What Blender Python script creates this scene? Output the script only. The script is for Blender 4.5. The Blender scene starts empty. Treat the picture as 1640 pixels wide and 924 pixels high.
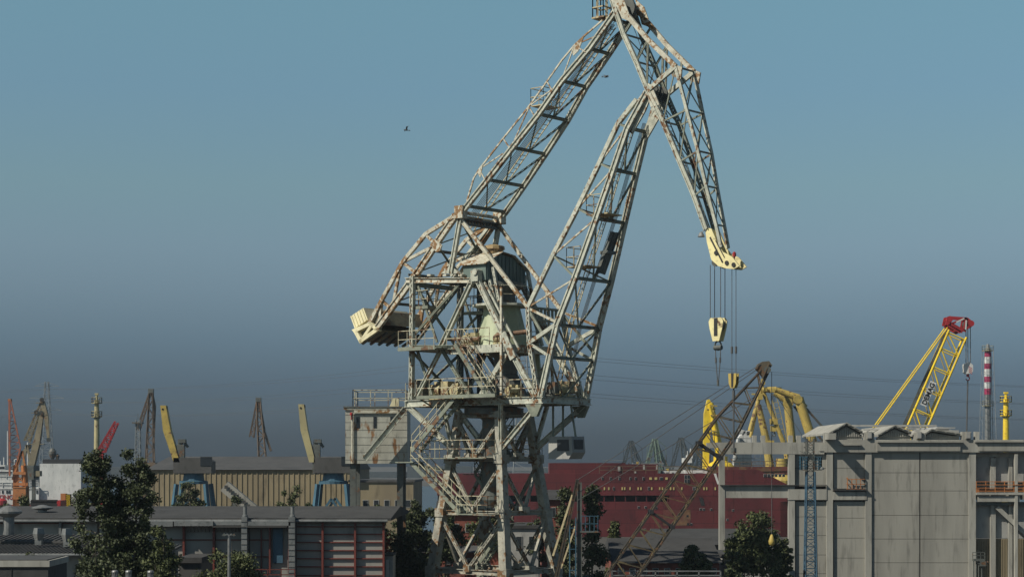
import bpy, math, random
import numpy as np
from mathutils import Vector, Matrix
R = math.radians
rnd = random.Random(7)
scene = bpy.context.scene
C = scene.collection

# ------------------------------------------------------------------ camera
F = 3000.0; HZ = 745.0; CH = 10.0          # focal length in photo pixels, horizon row, camera height
cam_d = bpy.data.cameras.new('camera'); cam = bpy.data.objects.new('camera', cam_d); C.objects.link(cam)
cam.location = (0, 0, CH); cam.rotation_euler = (R(90), 0, 0)
cam_d.sensor_width = 36; cam_d.lens = F / 1640 * 36
cam_d.shift_y = (HZ - 462) / 1640
cam_d.clip_start = 1; cam_d.clip_end = 20000
scene.camera = cam

# ------------------------------------------------------------------ light
SUN_AZ = 60     # degrees to the left of straight behind the camera
SUN_EL = 43
sd = Vector((-math.sin(R(SUN_AZ)) * math.cos(R(SUN_EL)), -math.cos(R(SUN_AZ)) * math.cos(R(SUN_EL)), math.sin(R(SUN_EL))))
sun_d = bpy.data.lights.new('sun', 'SUN'); sun_d.energy = 4.8; sun_d.angle = R(.5); sun_d.color = (1, .93, .80)
sun = bpy.data.objects.new('sun', sun_d); C.objects.link(sun)
sun.rotation_euler = sd.to_track_quat('Z', 'Y').to_euler(); sun.location = (-60, -40, 90)

world = bpy.data.worlds.new('World'); scene.world = world; world.use_nodes = True
nt = world.node_tree; nt.nodes.clear()
sky = nt.nodes.new('ShaderNodeTexSky'); sky.sky_type = 'NISHITA'; sky.sun_disc = False
sky.sun_elevation = R(SUN_EL); sky.sun_rotation = math.atan2(sd.x, sd.y)
sky.air_density = 1.0; sky.dust_density = 1.2; sky.ozone_density = 2.0
tc = nt.nodes.new('ShaderNodeTexCoord'); sep = nt.nodes.new('ShaderNodeSeparateXYZ')
nt.links.new(tc.outputs['Generated'], sep.inputs[0])
rp = nt.nodes.new('ShaderNodeValToRGB')     # tints the sky by elevation; low darkening and dim zenith put into the colour
nt.links.new(sep.outputs['Z'], rp.inputs[0])
SKY = [(0.0, (0.0882, 0.1339, 0.218)), (0.015, (0.0909, 0.138, 0.2247)), (0.0416, (0.1592, 0.2246, 0.346)), (0.0649, (0.2531, 0.3266, 0.4302)), (0.0946, (0.4092, 0.4641, 0.5166)), (0.1142, (0.4952, 0.5464, 0.5613)), (0.1467, (0.5679, 0.6489, 0.5877)), (0.1945, (0.6124, 0.739, 0.6793)), (0.2404, (0.6919, 0.8633, 0.7327)), (0.36, (0.42, 0.52, 0.5)), (0.6, (0.22, 0.27, 0.3))]
els = rp.color_ramp.elements
while len(els) < len(SKY): els.new(.5)
for e, (p, c) in zip(els, SKY): e.position = p; e.color = (*c, 1)
mul = nt.nodes.new('ShaderNodeMix'); mul.data_type = 'RGBA'; mul.blend_type = 'MULTIPLY'; mul.inputs[0].default_value = 1
nt.links.new(sky.outputs[0], mul.inputs[6]); nt.links.new(rp.outputs[0], mul.inputs[7])
bg = nt.nodes.new('ShaderNodeBackground'); bg.inputs[1].default_value = .12
nt.links.new(mul.outputs[2], bg.inputs[0])
wo = nt.nodes.new('ShaderNodeOutputWorld'); nt.links.new(bg.outputs[0], wo.inputs[0])
scene.render.engine = 'CYCLES'
vs = scene.view_settings; vs.view_transform = 'Standard'; vs.look = 'None'; vs.gamma = 1; vs.exposure = 0

# ------------------------------------------------------------------ materials
def paint(name, col, col2=None, rust=0.0, rough=.6, sc=1.2, metal=0, corr=None, bump=.15, rustcol=(.17, .09, .045), streak=1.0):
    m = bpy.data.materials.new(name); m.use_nodes = True; t = m.node_tree; b = t.nodes['Principled BSDF']
    b.inputs['Roughness'].default_value = rough; b.inputs['Metallic'].default_value = metal
    if col2 is None: col2 = tuple(c * .72 for c in col)
    tcn = t.nodes.new('ShaderNodeTexCoord'); mp = t.nodes.new('ShaderNodeMapping'); mp.inputs['Scale'].default_value = (1, 1, streak)
    t.links.new(tcn.outputs['Object'], mp.inputs[0])
    def noise(s, d=4):
        n = t.nodes.new('ShaderNodeTexNoise'); n.inputs['Scale'].default_value = s; n.inputs['Detail'].default_value = d
        t.links.new(mp.outputs[0], n.inputs['Vector']); return n
    def ramp(src, a, bb):
        r = t.nodes.new('ShaderNodeMapRange'); r.inputs[1].default_value = a; r.inputs[2].default_value = bb
        t.links.new(src, r.inputs[0]); return r.outputs[0]
    def mix(f, a, bcol):
        x = t.nodes.new('ShaderNodeMix'); x.data_type = 'RGBA'
        t.links.new(f, x.inputs[0])
        if isinstance(a, tuple): x.inputs[6].default_value = (*a, 1)
        else: t.links.new(a, x.inputs[6])
        if isinstance(bcol, tuple): x.inputs[7].default_value = (*bcol, 1)
        else: t.links.new(bcol, x.inputs[7])
        return x.outputs[2]
    n1 = noise(sc, 6)
    out = mix(ramp(n1.outputs[0], .38, .68), col, col2)
    n2 = noise(sc * 4.3, 5)
    out = mix(ramp(n2.outputs[0], .55, .85), out, tuple(c * .5 for c in col2))
    if rust > 0:
        n3 = noise(sc * 1.7, 8)
        n4 = noise(sc * .28, 2); ad = t.nodes.new('ShaderNodeMath'); ad.operation = 'MULTIPLY_ADD'; ad.inputs[1].default_value = .75
        t.links.new(n4.outputs[0], ad.inputs[0]); t.links.new(n3.outputs[0], ad.inputs[2])
        f = ramp(ad.outputs[0], .99 - rust * .24, 1.06 - rust * .2)
        rc = mix(ramp(n2.outputs[0], .3, .7), rustcol, tuple(c * .45 for c in rustcol))
        out = mix(f, out, rc)
    t.links.new(out, b.inputs['Base Color'])
    if bump:
        bp = t.nodes.new('ShaderNodeBump'); bp.inputs['Strength'].default_value = bump; bp.inputs['Distance'].default_value = .05
        t.links.new(n2.outputs[0], bp.inputs['Height']); t.links.new(bp.outputs[0], b.inputs['Normal'])
    return m
M = {}
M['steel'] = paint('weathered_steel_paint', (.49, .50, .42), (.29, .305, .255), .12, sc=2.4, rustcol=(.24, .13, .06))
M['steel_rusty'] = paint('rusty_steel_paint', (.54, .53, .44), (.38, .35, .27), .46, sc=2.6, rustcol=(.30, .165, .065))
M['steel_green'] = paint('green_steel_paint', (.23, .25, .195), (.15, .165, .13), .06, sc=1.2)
M['steel_dark'] = paint('dark_steel', (.10, .11, .10), (.06, .065, .06), .08, sc=1.5)
M['house_green'] = paint('house_green_sheet', (.13, .18, .16), (.08, .11, .10), .12, sc=.8, streak=.3)
M['cone'] = paint('pale_green_paint', (.45, .50, .33), (.30, .34, .24), .1, sc=.7, streak=.4)
M['cream'] = paint('cream_paint', (.78, .72, .46), (.58, .54, .36), .22, sc=.8, streak=.4)
M['headyellow'] = paint('pale_yellow_paint', (.78, .70, .36), (.62, .55, .30), .15, sc=1.0)
M['steel_base'] = paint('dimmed_portal_steel', (.36, .345, .285), (.20, .20, .17), .16, sc=1.8, rustcol=(.22, .12, .05))  # darker copy of the crane steel; dimness near the ground put into the colour
M['machine'] = paint('khaki_machine_paint', (.46, .40, .22), (.26, .23, .13), .35, sc=2.5)
M['rail'] = paint('rail_paint', (.50, .47, .33), (.36, .33, .24), .4, sc=2)
M['ladder'] = paint('ladder_yellow_paint', (.50, .42, .24), (.36, .30, .19), .12, sc=2)
M['rope'] = paint('wire_rope', (.10, .10, .10), (.06, .06, .06), 0, rough=.5, sc=3)
M['black'] = paint('black_metal', (.02, .02, .022), (.012, .012, .012), 0, sc=2)
M['plateweight'] = paint('weathered_ballast', (.20, .19, .13), (.11, .105, .08), .3, sc=1.2)
M['yellow'] = paint('yellow_crane_paint', (.46, .34, .08), (.31, .235, .065), .02, sc=1.0)
M['yellow_bright'] = paint('bright_yellow_paint', (.80, .58, .03), (.66, .46, .03), 0, rough=.4, sc=.5)
M['pale_yellow'] = paint('faded_yellow_paint', (.42, .37, .19), (.32, .28, .15), .02, sc=.4)
M['red'] = paint('red_paint', (.36, .02, .025), (.26, .02, .02), 0, sc=.6, rough=.45)
M['orange'] = paint('orange_paint', (.42, .16, .045), (.30, .11, .035), 0, sc=.7)
M['white'] = paint('white_paint', (.60, .60, .58), (.45, .46, .45), 0, sc=.5, streak=.4)
M['blue'] = paint('blue_paint', (.035, .09, .14), (.025, .06, .10), .0, sc=.8)
M['bluebright'] = paint('bright_blue_steel', (.045, .12, .175), (.03, .08, .12), 0, sc=.8)
M['darklattice'] = paint('brown_black_lattice', (.055, .045, .032), (.035, .03, .022), .15, sc=2.5)
M['hull'] = paint('dark_red_hull_paint', (.115, .017, .019), (.075, .013, .014), .0, sc=.25, rough=.5, streak=.6)
t = M['hull'].node_tree; pb = t.nodes['Principled BSDF']; src_ = pb.inputs['Base Color'].links[0].from_socket
bk_ = t.nodes.new('ShaderNodeTexBrick'); bk_.inputs['Scale'].default_value = 1; bk_.inputs['Brick Width'].default_value = 5.5; bk_.inputs['Row Height'].default_value = 1.9; bk_.inputs['Mortar Size'].default_value = .05
bk_.inputs['Color1'].default_value = (1, 1, 1, 1); bk_.inputs['Color2'].default_value = (.78, .80, .82, 1); bk_.inputs['Mortar'].default_value = (.55, .55, .55, 1)
tc_ = t.nodes.new('ShaderNodeTexCoord'); sx_ = t.nodes.new('ShaderNodeSeparateXYZ'); cx2 = t.nodes.new('ShaderNodeCombineXYZ'); t.links.new(tc_.outputs['Object'], sx_.inputs[0]); t.links.new(sx_.outputs[0], cx2.inputs[0]); t.links.new(sx_.outputs[2], cx2.inputs[1]); t.links.new(cx2.outputs[0], bk_.inputs['Vector'])
mm_ = t.nodes.new('ShaderNodeMix'); mm_.data_type = 'RGBA'; mm_.blend_type = 'MULTIPLY'; mm_.inputs[0].default_value = 1; t.links.new(src_, mm_.inputs[6]); t.links.new(bk_.outputs[0], mm_.inputs[7]); t.links.new(mm_.outputs[2], pb.inputs['Base Color'])
M['hull2'] = paint('red_oxide_patch', (.13, .035, .025), (.08, .02, .018), .25, sc=.3)
M['concrete'] = paint('weathered_concrete', (.33, .325, .29), (.235, .23, .205), 0, rough=.9, sc=.9, bump=.3, streak=.16)
M['panel'] = paint('concrete_wall_panel', (.29, .283, .25), (.225, .22, .195), 0, rough=.9, sc=.7, bump=.25, streak=.14)
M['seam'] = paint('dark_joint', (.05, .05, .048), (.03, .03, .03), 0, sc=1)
M['panelpale'] = paint('pale_wall_panel', (.33, .33, .31), (.26, .26, .25), 0, rough=.8, sc=.4, streak=.4)
M['hallwhite'] = paint('white_sheet_wall', (.27, .265, .24), (.20, .195, .18), 0, rough=.6, sc=.35, streak=.35)
M['roofdark'] = paint('dark_roofing_felt', (.045, .045, .045), (.03, .03, .03), 0, rough=.9, sc=.6, bump=.4)
M['roofgrey'] = paint('grey_corrugated_sheet', (.075, .073, .07), (.05, .05, .048), 0, rough=.7, sc=.5)
M['galv'] = paint('galvanised_sheet', (.22, .225, .22), (.14, .15, .15), 0, rough=.45, sc=1.2, metal=.3)
M['redframe'] = paint('red_oxide_frame', (.15, .028, .018), (.10, .022, .015), 0, sc=1)
M['beige'] = paint('beige_hall_sheet', (.26, .215, .13), (.19, .155, .10), 0, sc=.3, streak=.3, rough=.7)
M['brick'] = paint('red_brick', (.20, .06, .04), (.14, .045, .035), 0, rough=.9, sc=.6)
M['glass'] = paint('dark_window_glass', (.03, .035, .04), (.02, .025, .03), 0, rough=.15, sc=.5, bump=0)
M['glassyellow'] = paint('blinded_window', (.45, .36, .14), (.30, .24, .1), 0, rough=.5, sc=1, bump=0)
M['greygreen'] = paint('grey_green_crane_steel', (.035, .045, .047), (.025, .033, .035), 0, sc=.3)
M['brown'] = paint('brown_crane_steel', (.14, .095, .06), (.09, .065, .045), .15, sc=.4)
M['pylon'] = paint('galvanised_pylon', (.20, .22, .23), (.15, .17, .18), 0, sc=.4)
M['bark'] = paint('bark', (.10, .085, .065), (.06, .05, .04), 0, rough=.95, sc=2, bump=.5)
M['ground'] = paint('yard_ground', (.07, .065, .058), (.045, .045, .04), 0, rough=.95, sc=.06, bump=.4)
M['asphalt'] = paint('asphalt', (.05, .05, .05), (.04, .04, .04), 0, rough=.9, sc=.4)
def leafmat(name, a, b):
    m = bpy.data.materials.new(name); m.use_nodes = True; t = m.node_tree; p = t.nodes['Principled BSDF']
    n = t.nodes.new('ShaderNodeTexNoise'); n.inputs['Scale'].default_value = 1.3; n.inputs['Detail'].default_value = 5
    g = t.nodes.new('ShaderNodeNewGeometry')
    ad = t.nodes.new('ShaderNodeMath'); ad.operation = 'MULTIPLY_ADD'; ad.inputs[1].default_value = .5
    c = t.nodes.new('ShaderNodeTexCoord'); t.links.new(c.outputs['Object'], n.inputs['Vector'])
    t.links.new(g.outputs['Random Per Island'], ad.inputs[0]); t.links.new(n.outputs[0], ad.inputs[2])
    r = t.nodes.new('ShaderNodeValToRGB'); r.color_ramp.elements[0].position = .35; r.color_ramp.elements[1].position = 1.0
    r.color_ramp.elements[0].color = (*a, 1); r.color_ramp.elements[1].color = (*b, 1)
    t.links.new(ad.outputs[0], r.inputs[0]); t.links.new(r.outputs[0], p.inputs['Base Color']); p.inputs['Roughness'].default_value = .7
    return m
M['leaf'] = leafmat('leaves', (.022, .034, .010), (.085, .10, .030))
M['leaf_dark'] = leafmat('dark_leaves', (.016, .026, .010), (.060, .075, .024))
M['leaf_autumn'] = leafmat('reddish_leaves', (.10, .02, .012), (.28, .05, .02))
# water
m = bpy.data.materials.new('harbour_water'); m.use_nodes = True; t = m.node_tree; p = t.nodes['Principled BSDF']
p.inputs['Base Color'].default_value = (.02, .03, .032, 1); p.inputs['Roughness'].default_value = .12
n = t.nodes.new('ShaderNodeTexNoise'); n.inputs['Scale'].default_value = 300; bp = t.nodes.new('ShaderNodeBump'); bp.inputs['Strength'].default_value = .3
t.links.new(n.outputs[0], bp.inputs['Height']); t.links.new(bp.outputs[0], p.inputs['Normal']); M['water'] = m

# ------------------------------------------------------------------ mesh builder
V = Vector; Z = V((0, 0, 1))
class MB:
    def __init__(s): s.v = []; s.f = []
    def add(s, vs, fs):
        o = len(s.v); s.v += [tuple(v) for v in vs]; s.f += [tuple(i + o for i in f) for f in fs]; return s
    def hexa(s, p):      # 8 points, bottom loop then top loop
        return s.add(p, [(0, 3, 2, 1), (4, 5, 6, 7), (0, 1, 5, 4), (1, 2, 6, 5), (2, 3, 7, 6), (3, 0, 4, 7)])
    def box(s, x0, x1, y0, y1, z0, z1):
        return s.hexa([(x0, y0, z0), (x1, y0, z0), (x1, y1, z0), (x0, y1, z0), (x0, y0, z1), (x1, y0, z1), (x1, y1, z1), (x0, y1, z1)])
    def cbox(s, c, sx, sy, sz, ax=None):
        c = V(c)
        ax = ax or (V((1, 0, 0)), V((0, 1, 0)))
        a, b = ax[0] * sx / 2, ax[1] * sy / 2; h = Z * sz / 2
        return s.hexa([c - a - b - h, c + a - b - h, c + a + b - h, c - a + b - h, c - a - b + h, c + a - b + h, c + a + b + h, c - a + b + h])
    def frame(s, a, b, side):
        d = (b - a)
        if d.length < 1e-6: d = V((0, 0, 1))
        d.normalize(); sv = side - d * side.dot(d)
        if sv.length < 1e-3:
            side = V((0, 1, 0)) if abs(d.y) < .9 else V((1, 0, 0)); sv = side - d * side.dot(d)
        sv.normalize(); return d, sv, d.cross(sv)
    def beam(s, a, b, w, h=None, side=None, w2=None, h2=None):
        a, b = V(a), V(b); h = h or w; side = V(side) if side is not None else Z
        w2 = w2 or w; h2 = h2 or h
        d, x, y = s.frame(a, b, side)
        p = []
        for q, ww, hh in ((a, w, h), (b, w2, h2)):
            p += [q - x * ww / 2 - y * hh / 2, q + x * ww / 2 - y * hh / 2, q + x * ww / 2 + y * hh / 2, q - x * ww / 2 + y * hh / 2]
        return s.hexa(p)
    TH = 1.0
    def ibeam(s, a, b, w, h, side, t=.05):      # flanges run across 'side'; the recess looks along 'side'
        a, b = V(a), V(b); w *= MB.TH; h *= MB.TH; t *= MB.TH; d, x, y = s.frame(a, b, V(side))
        s.beam(a + y * (h / 2 - t / 2), b + y * (h / 2 - t / 2), w, t, side)
        s.beam(a - y * (h / 2 - t / 2), b - y * (h / 2 - t / 2), w, t, side)
        return s.beam(a, b, t, h - 2 * t, side)
    def laced(s, a, b, w, h, side, t=.06, pitch=None):   # two channels joined by zigzag lacing; lacing seen along 'side'
        a, b = V(a), V(b); w *= MB.TH; h *= MB.TH; t *= MB.TH; d, x, y = s.frame(a, b, V(side))
        for q in (1, -1): s.beam(a + y * q * (h / 2 - t / 2), b + y * q * (h / 2 - t / 2), w, t, side)
        L = (b - a).length; n = max(2, int(L / (pitch or h * 1.1)))
        for q in (1, -1):
            o = x * (w / 2 - .03) * q
            for i in range(n):
                g = 1 if i % 2 else -1
                s.beam(a + d * L * i / n + y * g * (h / 2 - t) + o, a + d * L * (i + 1) / n - y * g * (h / 2 - t) + o, .022, .07, side)
        return s
    def tube(s, a, b, r, r2=None, n=8, cap=True):
        a, b = V(a), V(b); r2 = r if r2 is None else r2; d, x, y = s.frame(a, b, V((.3, .5, .8)))
        p = []
        for q, rr in ((a, r), (b, r2)):
            for i in range(n):
                an = 2 * math.pi * i / n; p.append(q + x * rr * math.cos(an) + y * rr * math.sin(an))
        f = [(i, (i + 1) % n, n + (i + 1) % n, n + i) for i in range(n)]
        if cap: f += [tuple(range(n))[::-1], tuple(range(n, 2 * n))]
        return s.add(p, f)
    def path(s, pts, r, n=6):
        for a, b in zip(pts, pts[1:]): s.tube(a, b, r, n=n)
        return s
    def lathe(s, base, prof, n=16):
        base = V(base); p = []
        for r, z in prof:
            for i in range(n):
                an = 2 * math.pi * i / n; p.append(base + V((r * math.cos(an), r * math.sin(an), z)))
        f = [(k * n + i, k * n + (i + 1) % n, (k + 1) * n + (i + 1) % n, (k + 1) * n + i) for k in range(len(prof) - 1) for i in range(n)]
        f += [tuple(range(n))[::-1], tuple(range((len(prof) - 1) * n, len(prof) * n))]
        return s.add(p, f)
    def prism(s, loop, off):     # closed polygon swept by a vector
        loop = [V(q) for q in loop]; off = V(off); n = len(loop)
        p = loop + [q + off for q in loop]
        return s.add(p, [tuple(range(n))[::-1], tuple(range(n, 2 * n))] + [(i, (i + 1) % n, n + (i + 1) % n, n + i) for i in range(n)])
    def ladder(s, a, b, w, side, step=.35, r=.03):
        a, b, side = V(a), V(b), V(side).normalized(); L = (b - a).length
        for q in (-.5, .5): s.beam(a + side * w * q, b + side * w * q, r * 1.6, r * 1.6)
        n = int(L / step)
        for i in range(n):
            c = a + (b - a) * ((i + .5) / n); s.beam(c - side * w / 2, c + side * w / 2, r, r)
        return s
    def rail(s, pts, h=1.1, sp=1.4, r=.022, mids=(.5,)):
        pts = [V(q) for q in pts]
        for a, b in zip(pts, pts[1:]):
            for f in (1,) + tuple(mids): s.beam(a + Z * h * f, b + Z * h * f, r * 2, r * 2)
            n = max(1, round((b - a).length / sp))
            for i in range(n + 1):
                c = a + (b - a) * i / n; s.beam(c, c + Z * h, r * 2, r * 2, side=(1, 0, 0))
        return s

def tag(o, label=None, cat=None, group=None, kind=None):
    if label: o['label'] = label
    if cat: o['category'] = cat
    if group: o['group'] = group
    if kind: o['kind'] = kind
    return o
def wpos(o):
    p = V((0, 0, 0))
    while o is not None: p = p + o.location; o = o.parent
    return p
def obj(name, mb, mat, parent=None, at=None, smooth=False, label=None):
    base = wpos(parent) if parent else (V(at) if at is not None else V((0, 0, 0)))
    me = bpy.data.meshes.new(name)
    a = np.array(mb.v, dtype=float) - np.array(base)
    me.from_pydata(a.tolist(), [], mb.f); me.validate()
    me.materials.append(M[mat] if isinstance(mat, str) else mat)
    if smooth: me.shade_smooth()
    o = bpy.data.objects.new(name, me); C.objects.link(o)
    if parent: o.parent = parent
    else: o.location = base
    if label: o['label'] = label
    return o
def thing(name, label, cat, loc, group=None):
    o = bpy.data.objects.new(name, None); C.objects.link(o); o.location = loc; o.empty_display_size = .5
    return tag(o, label, cat, group)
def solo(name, mb, mat, at, label, cat, group=None, kind=None, smooth=False):
    return tag(obj(name, mb, mat, None, at, smooth), label, cat, group, kind)
def copy_tree(o, parent=None):
    c = o.copy(); C.objects.link(c); c.parent = parent
    for ch in [q for q in bpy.data.objects if q.parent == o]: copy_tree(ch, c)
    return c
def P(px, py, D): return V(((px - 820) * D / F, D, CH + (HZ - py) * D / F))
def struct(name, mb, mat): o = obj(name, mb, mat); o['kind'] = 'structure'; return o
def textmesh(s, size, depth=.02):
    cu = bpy.data.curves.new('lettering', 'FONT'); cu.body = s; cu.size = size; cu.extrude = depth
    cu.align_x = 'CENTER'; cu.align_y = 'CENTER'; cu.offset = size * .02
    to = bpy.data.objects.new('lettering', cu); C.objects.link(to)
    dg = bpy.context.evaluated_depsgraph_get(); me = bpy.data.meshes.new_from_object(to.evaluated_get(dg))
    bpy.data.objects.remove(to); return me

# ------------------------------------------------------------------ ground and water
struct('ground', MB().add([(-6000, -200, 0), (6000, -200, 0), (6000, 12000, 0), (-6000, 12000, 0)], [(0, 1, 2, 3)]), 'ground')
struct('water', MB().add([(-600, 268, .02), (600, 268, .02), (600, 900, .02), (-600, 900, .02)], [(0, 1, 2, 3)]), 'water')
struct('quay_edge', MB().box(-300, 300, 266.5, 267.9, 0, .35), 'concrete')
struct('road', MB().add([(-70, 70, .01), (70, 70, .01), (70, 78, .01), (-70, 78, .01)], [(0, 1, 2, 3)]), 'asphalt')

# ================================================================== the big level-luffing crane
OX, OY = -1.16, 120.0
WV = V((math.cos(R(50)), math.sin(R(50)), 0)); JV = V((math.sin(R(50)), -math.cos(R(50)), 0))
def G(j, w, z): return V((OX, OY, 0)) + JV * j + WV * w + Z * z
def Q(px, py, w):
    t = (px - 820) / F
    j = (t * (OY + WV.y * w) - OX - WV.x * w) / (JV.x - JV.y * t)
    Y = OY + JV.y * j + WV.y * w
    return (j, w, CH + (HZ - py) * Y / F)
def T(px, py, w): return G(*Q(px, py, -w))                    # on the near side, half width w
def Fm(px, py, w): j, ww, z = Q(px, py, -w); return G(j, w, z) # its mirror on the far side
def S(q, s): return T(*q) if s < 0 else Fm(*q)
crane = thing('harbour_crane', 'huge weathered grey-green lattice luffing crane with rust patches, tallest thing in the yard', 'crane', (OX, OY, 0))
def cp(name, mb, mat, parent=None, label=None): return obj(name, mb, mat, parent or crane, label=label)

MB.TH = .8
# --- tower
def tw(z): return 3.5 - .136 * z, 2.8 - .103 * z
def corner(k, z): a, b = tw(z); return G((-a, a, a, -a)[k], (-b, -b, b, b)[k], z)
lv = [0.0, 3.3, 7.0, 10.4, 13.2]
for k in range(4):
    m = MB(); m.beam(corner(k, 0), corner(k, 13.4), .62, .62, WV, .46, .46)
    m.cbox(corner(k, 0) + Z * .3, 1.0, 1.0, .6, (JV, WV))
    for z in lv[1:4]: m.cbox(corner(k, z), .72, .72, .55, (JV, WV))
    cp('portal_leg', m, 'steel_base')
for k in range(4):
    nrm = WV if k in (0, 2) else JV
    for i, z in enumerate(lv[1:]):
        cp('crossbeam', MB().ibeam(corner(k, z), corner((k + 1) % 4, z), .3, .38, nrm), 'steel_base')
    for i in range(4):
        z0, z1 = lv[i], lv[i + 1]
        mid = (corner(k, z0) + corner((k + 1) % 4, z0)) / 2
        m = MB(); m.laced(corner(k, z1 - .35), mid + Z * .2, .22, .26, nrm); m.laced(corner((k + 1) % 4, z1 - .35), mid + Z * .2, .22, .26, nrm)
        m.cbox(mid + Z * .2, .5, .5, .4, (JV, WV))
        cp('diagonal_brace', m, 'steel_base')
# brackets that spread from the tower head to the platform corners
ZP = 13.9
for k, (j, w) in enumerate(((-5.3, -2.3), (5.6, -2.3), (5.6, 2.3), (-5.3, 2.3))):
    m = MB(); m.ibeam(corner(k, 11.0), G(j, w, ZP - .1), .3, .42, WV); m.ibeam(corner(k, 11.0), G(j * .45, w, ZP - .1), .24, .3, WV)
    cp('bracket', m, 'steel')
cp('slewing_ring', MB().lathe(G(0, 0, 13.2), [(1.5, 0), (1.9, .05), (1.9, .45), (1.5, .5), (1.5, .62)], 28), 'steel_dark')
cp('pivot_column', MB().lathe(G(0, 0, 7.3), [(.5, 0), (.75, .5), (.75, 5.6), (1.3, 6.0)], 16), 'steel_dark')
# inner stair in the tower
m = MB()
for i in range(4):
    z0 = .2 + i * 3.1; s = 1 if i % 2 else -1
    for q in (-.35, .35): m.beam(G(-s * 1.3, q, z0), G(s * 1.3, q, z0 + 3.0), .06, .2, WV)
    for n in range(13): m.cbox(G(-s * 1.3 + s * 2.6 * (n + .5) / 13, 0, z0 + 3.0 * (n + .5) / 13), .22, .68, .04, (JV, WV))
    m.rail([G(-s * 1.3, -.4, z0), G(s * 1.3, -.4, z0 + 3.0)], 1.0); m.rail([G(-s * 1.3, .4, z0), G(s * 1.3, .4, z0 + 3.0)], 1.0)
    m.cbox(G(s * 1.6, 0, z0 + 3.02), .7, 1.6, .05, (JV, WV))
cp('tower_stair', m, 'steel_green')

# --- slewing platform
plat = cp('slewing_platform', MB().ibeam(G(-5.5, -2.3, ZP + .1), G(5.9, -2.3, ZP + .1), .3, .55, WV).ibeam(G(-5.5, 2.3, ZP + .1), G(5.9, 2.3, ZP + .1), .3, .55, WV)
          .ibeam(G(-5.5, -2.45, ZP + .08), G(-5.5, 2.45, ZP + .08), .3, .5, JV).ibeam(G(5.9, -2.45, ZP + .08), G(5.9, 2.45, ZP + .08), .3, .5, JV)
          .ibeam(G(-2, -2.2, ZP), G(-2, 2.2, ZP), .25, .4, JV).ibeam(G(2, -2.2, ZP), G(2, 2.2, ZP), .25, .4, JV)
          .cbox(G(.2, 0, ZP + .25), 11.0, 4.3, .05, (JV, WV)), 'steel')
m = MB().cbox(G(-.2, -2.95, ZP + .42), 6.6, 1.1, .05, (JV, WV)).beam(G(-3.5, -3.5, ZP + .42), G(3.1, -3.5, ZP + .42), .06, .22, WV)
for j in (-3.3, -1.2, 1, 3): m.beam(G(j, -3.45, ZP + .35), G(j, -2.35, ZP - .1), .08, .08)
cp('walkway', m, 'steel_green', plat)
m = MB().rail([G(-3.5, -3.5, ZP + .45), G(3.1, -3.5, ZP + .45), G(3.1, -2.4, ZP + .45)], 1.1, 1.1).rail([G(3.3, -2.4, ZP + .3), G(5.2, -2.4, ZP + .3)], 1.1, 1)
m.rail([G(-5.5, -2.4, ZP + .3), G(-5.5, 2.4, ZP + .3), G(5.2, 2.4, ZP + .3)], 1.1, 1.2)
cp('handrail', m, 'rail', plat)
cp('toothed_rack', MB().lathe(G(0, 0, ZP + .3), [(2.0, 0), (2.0, .28), (1.7, .28)], 40), 'black', plat)
# lower front corner ends
for s in (-1, 1):
    cp('bracket', MB().prism([G(5.9, s * 2.3 - .12, ZP - .15), G(4.6, s * 2.3 - .12, ZP - .15), G(5.1, s * 2.3 - .12, ZP - .9), G(5.5, s * 2.3 - .12, ZP - .9)], WV * .24), 'steel_green')
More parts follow.
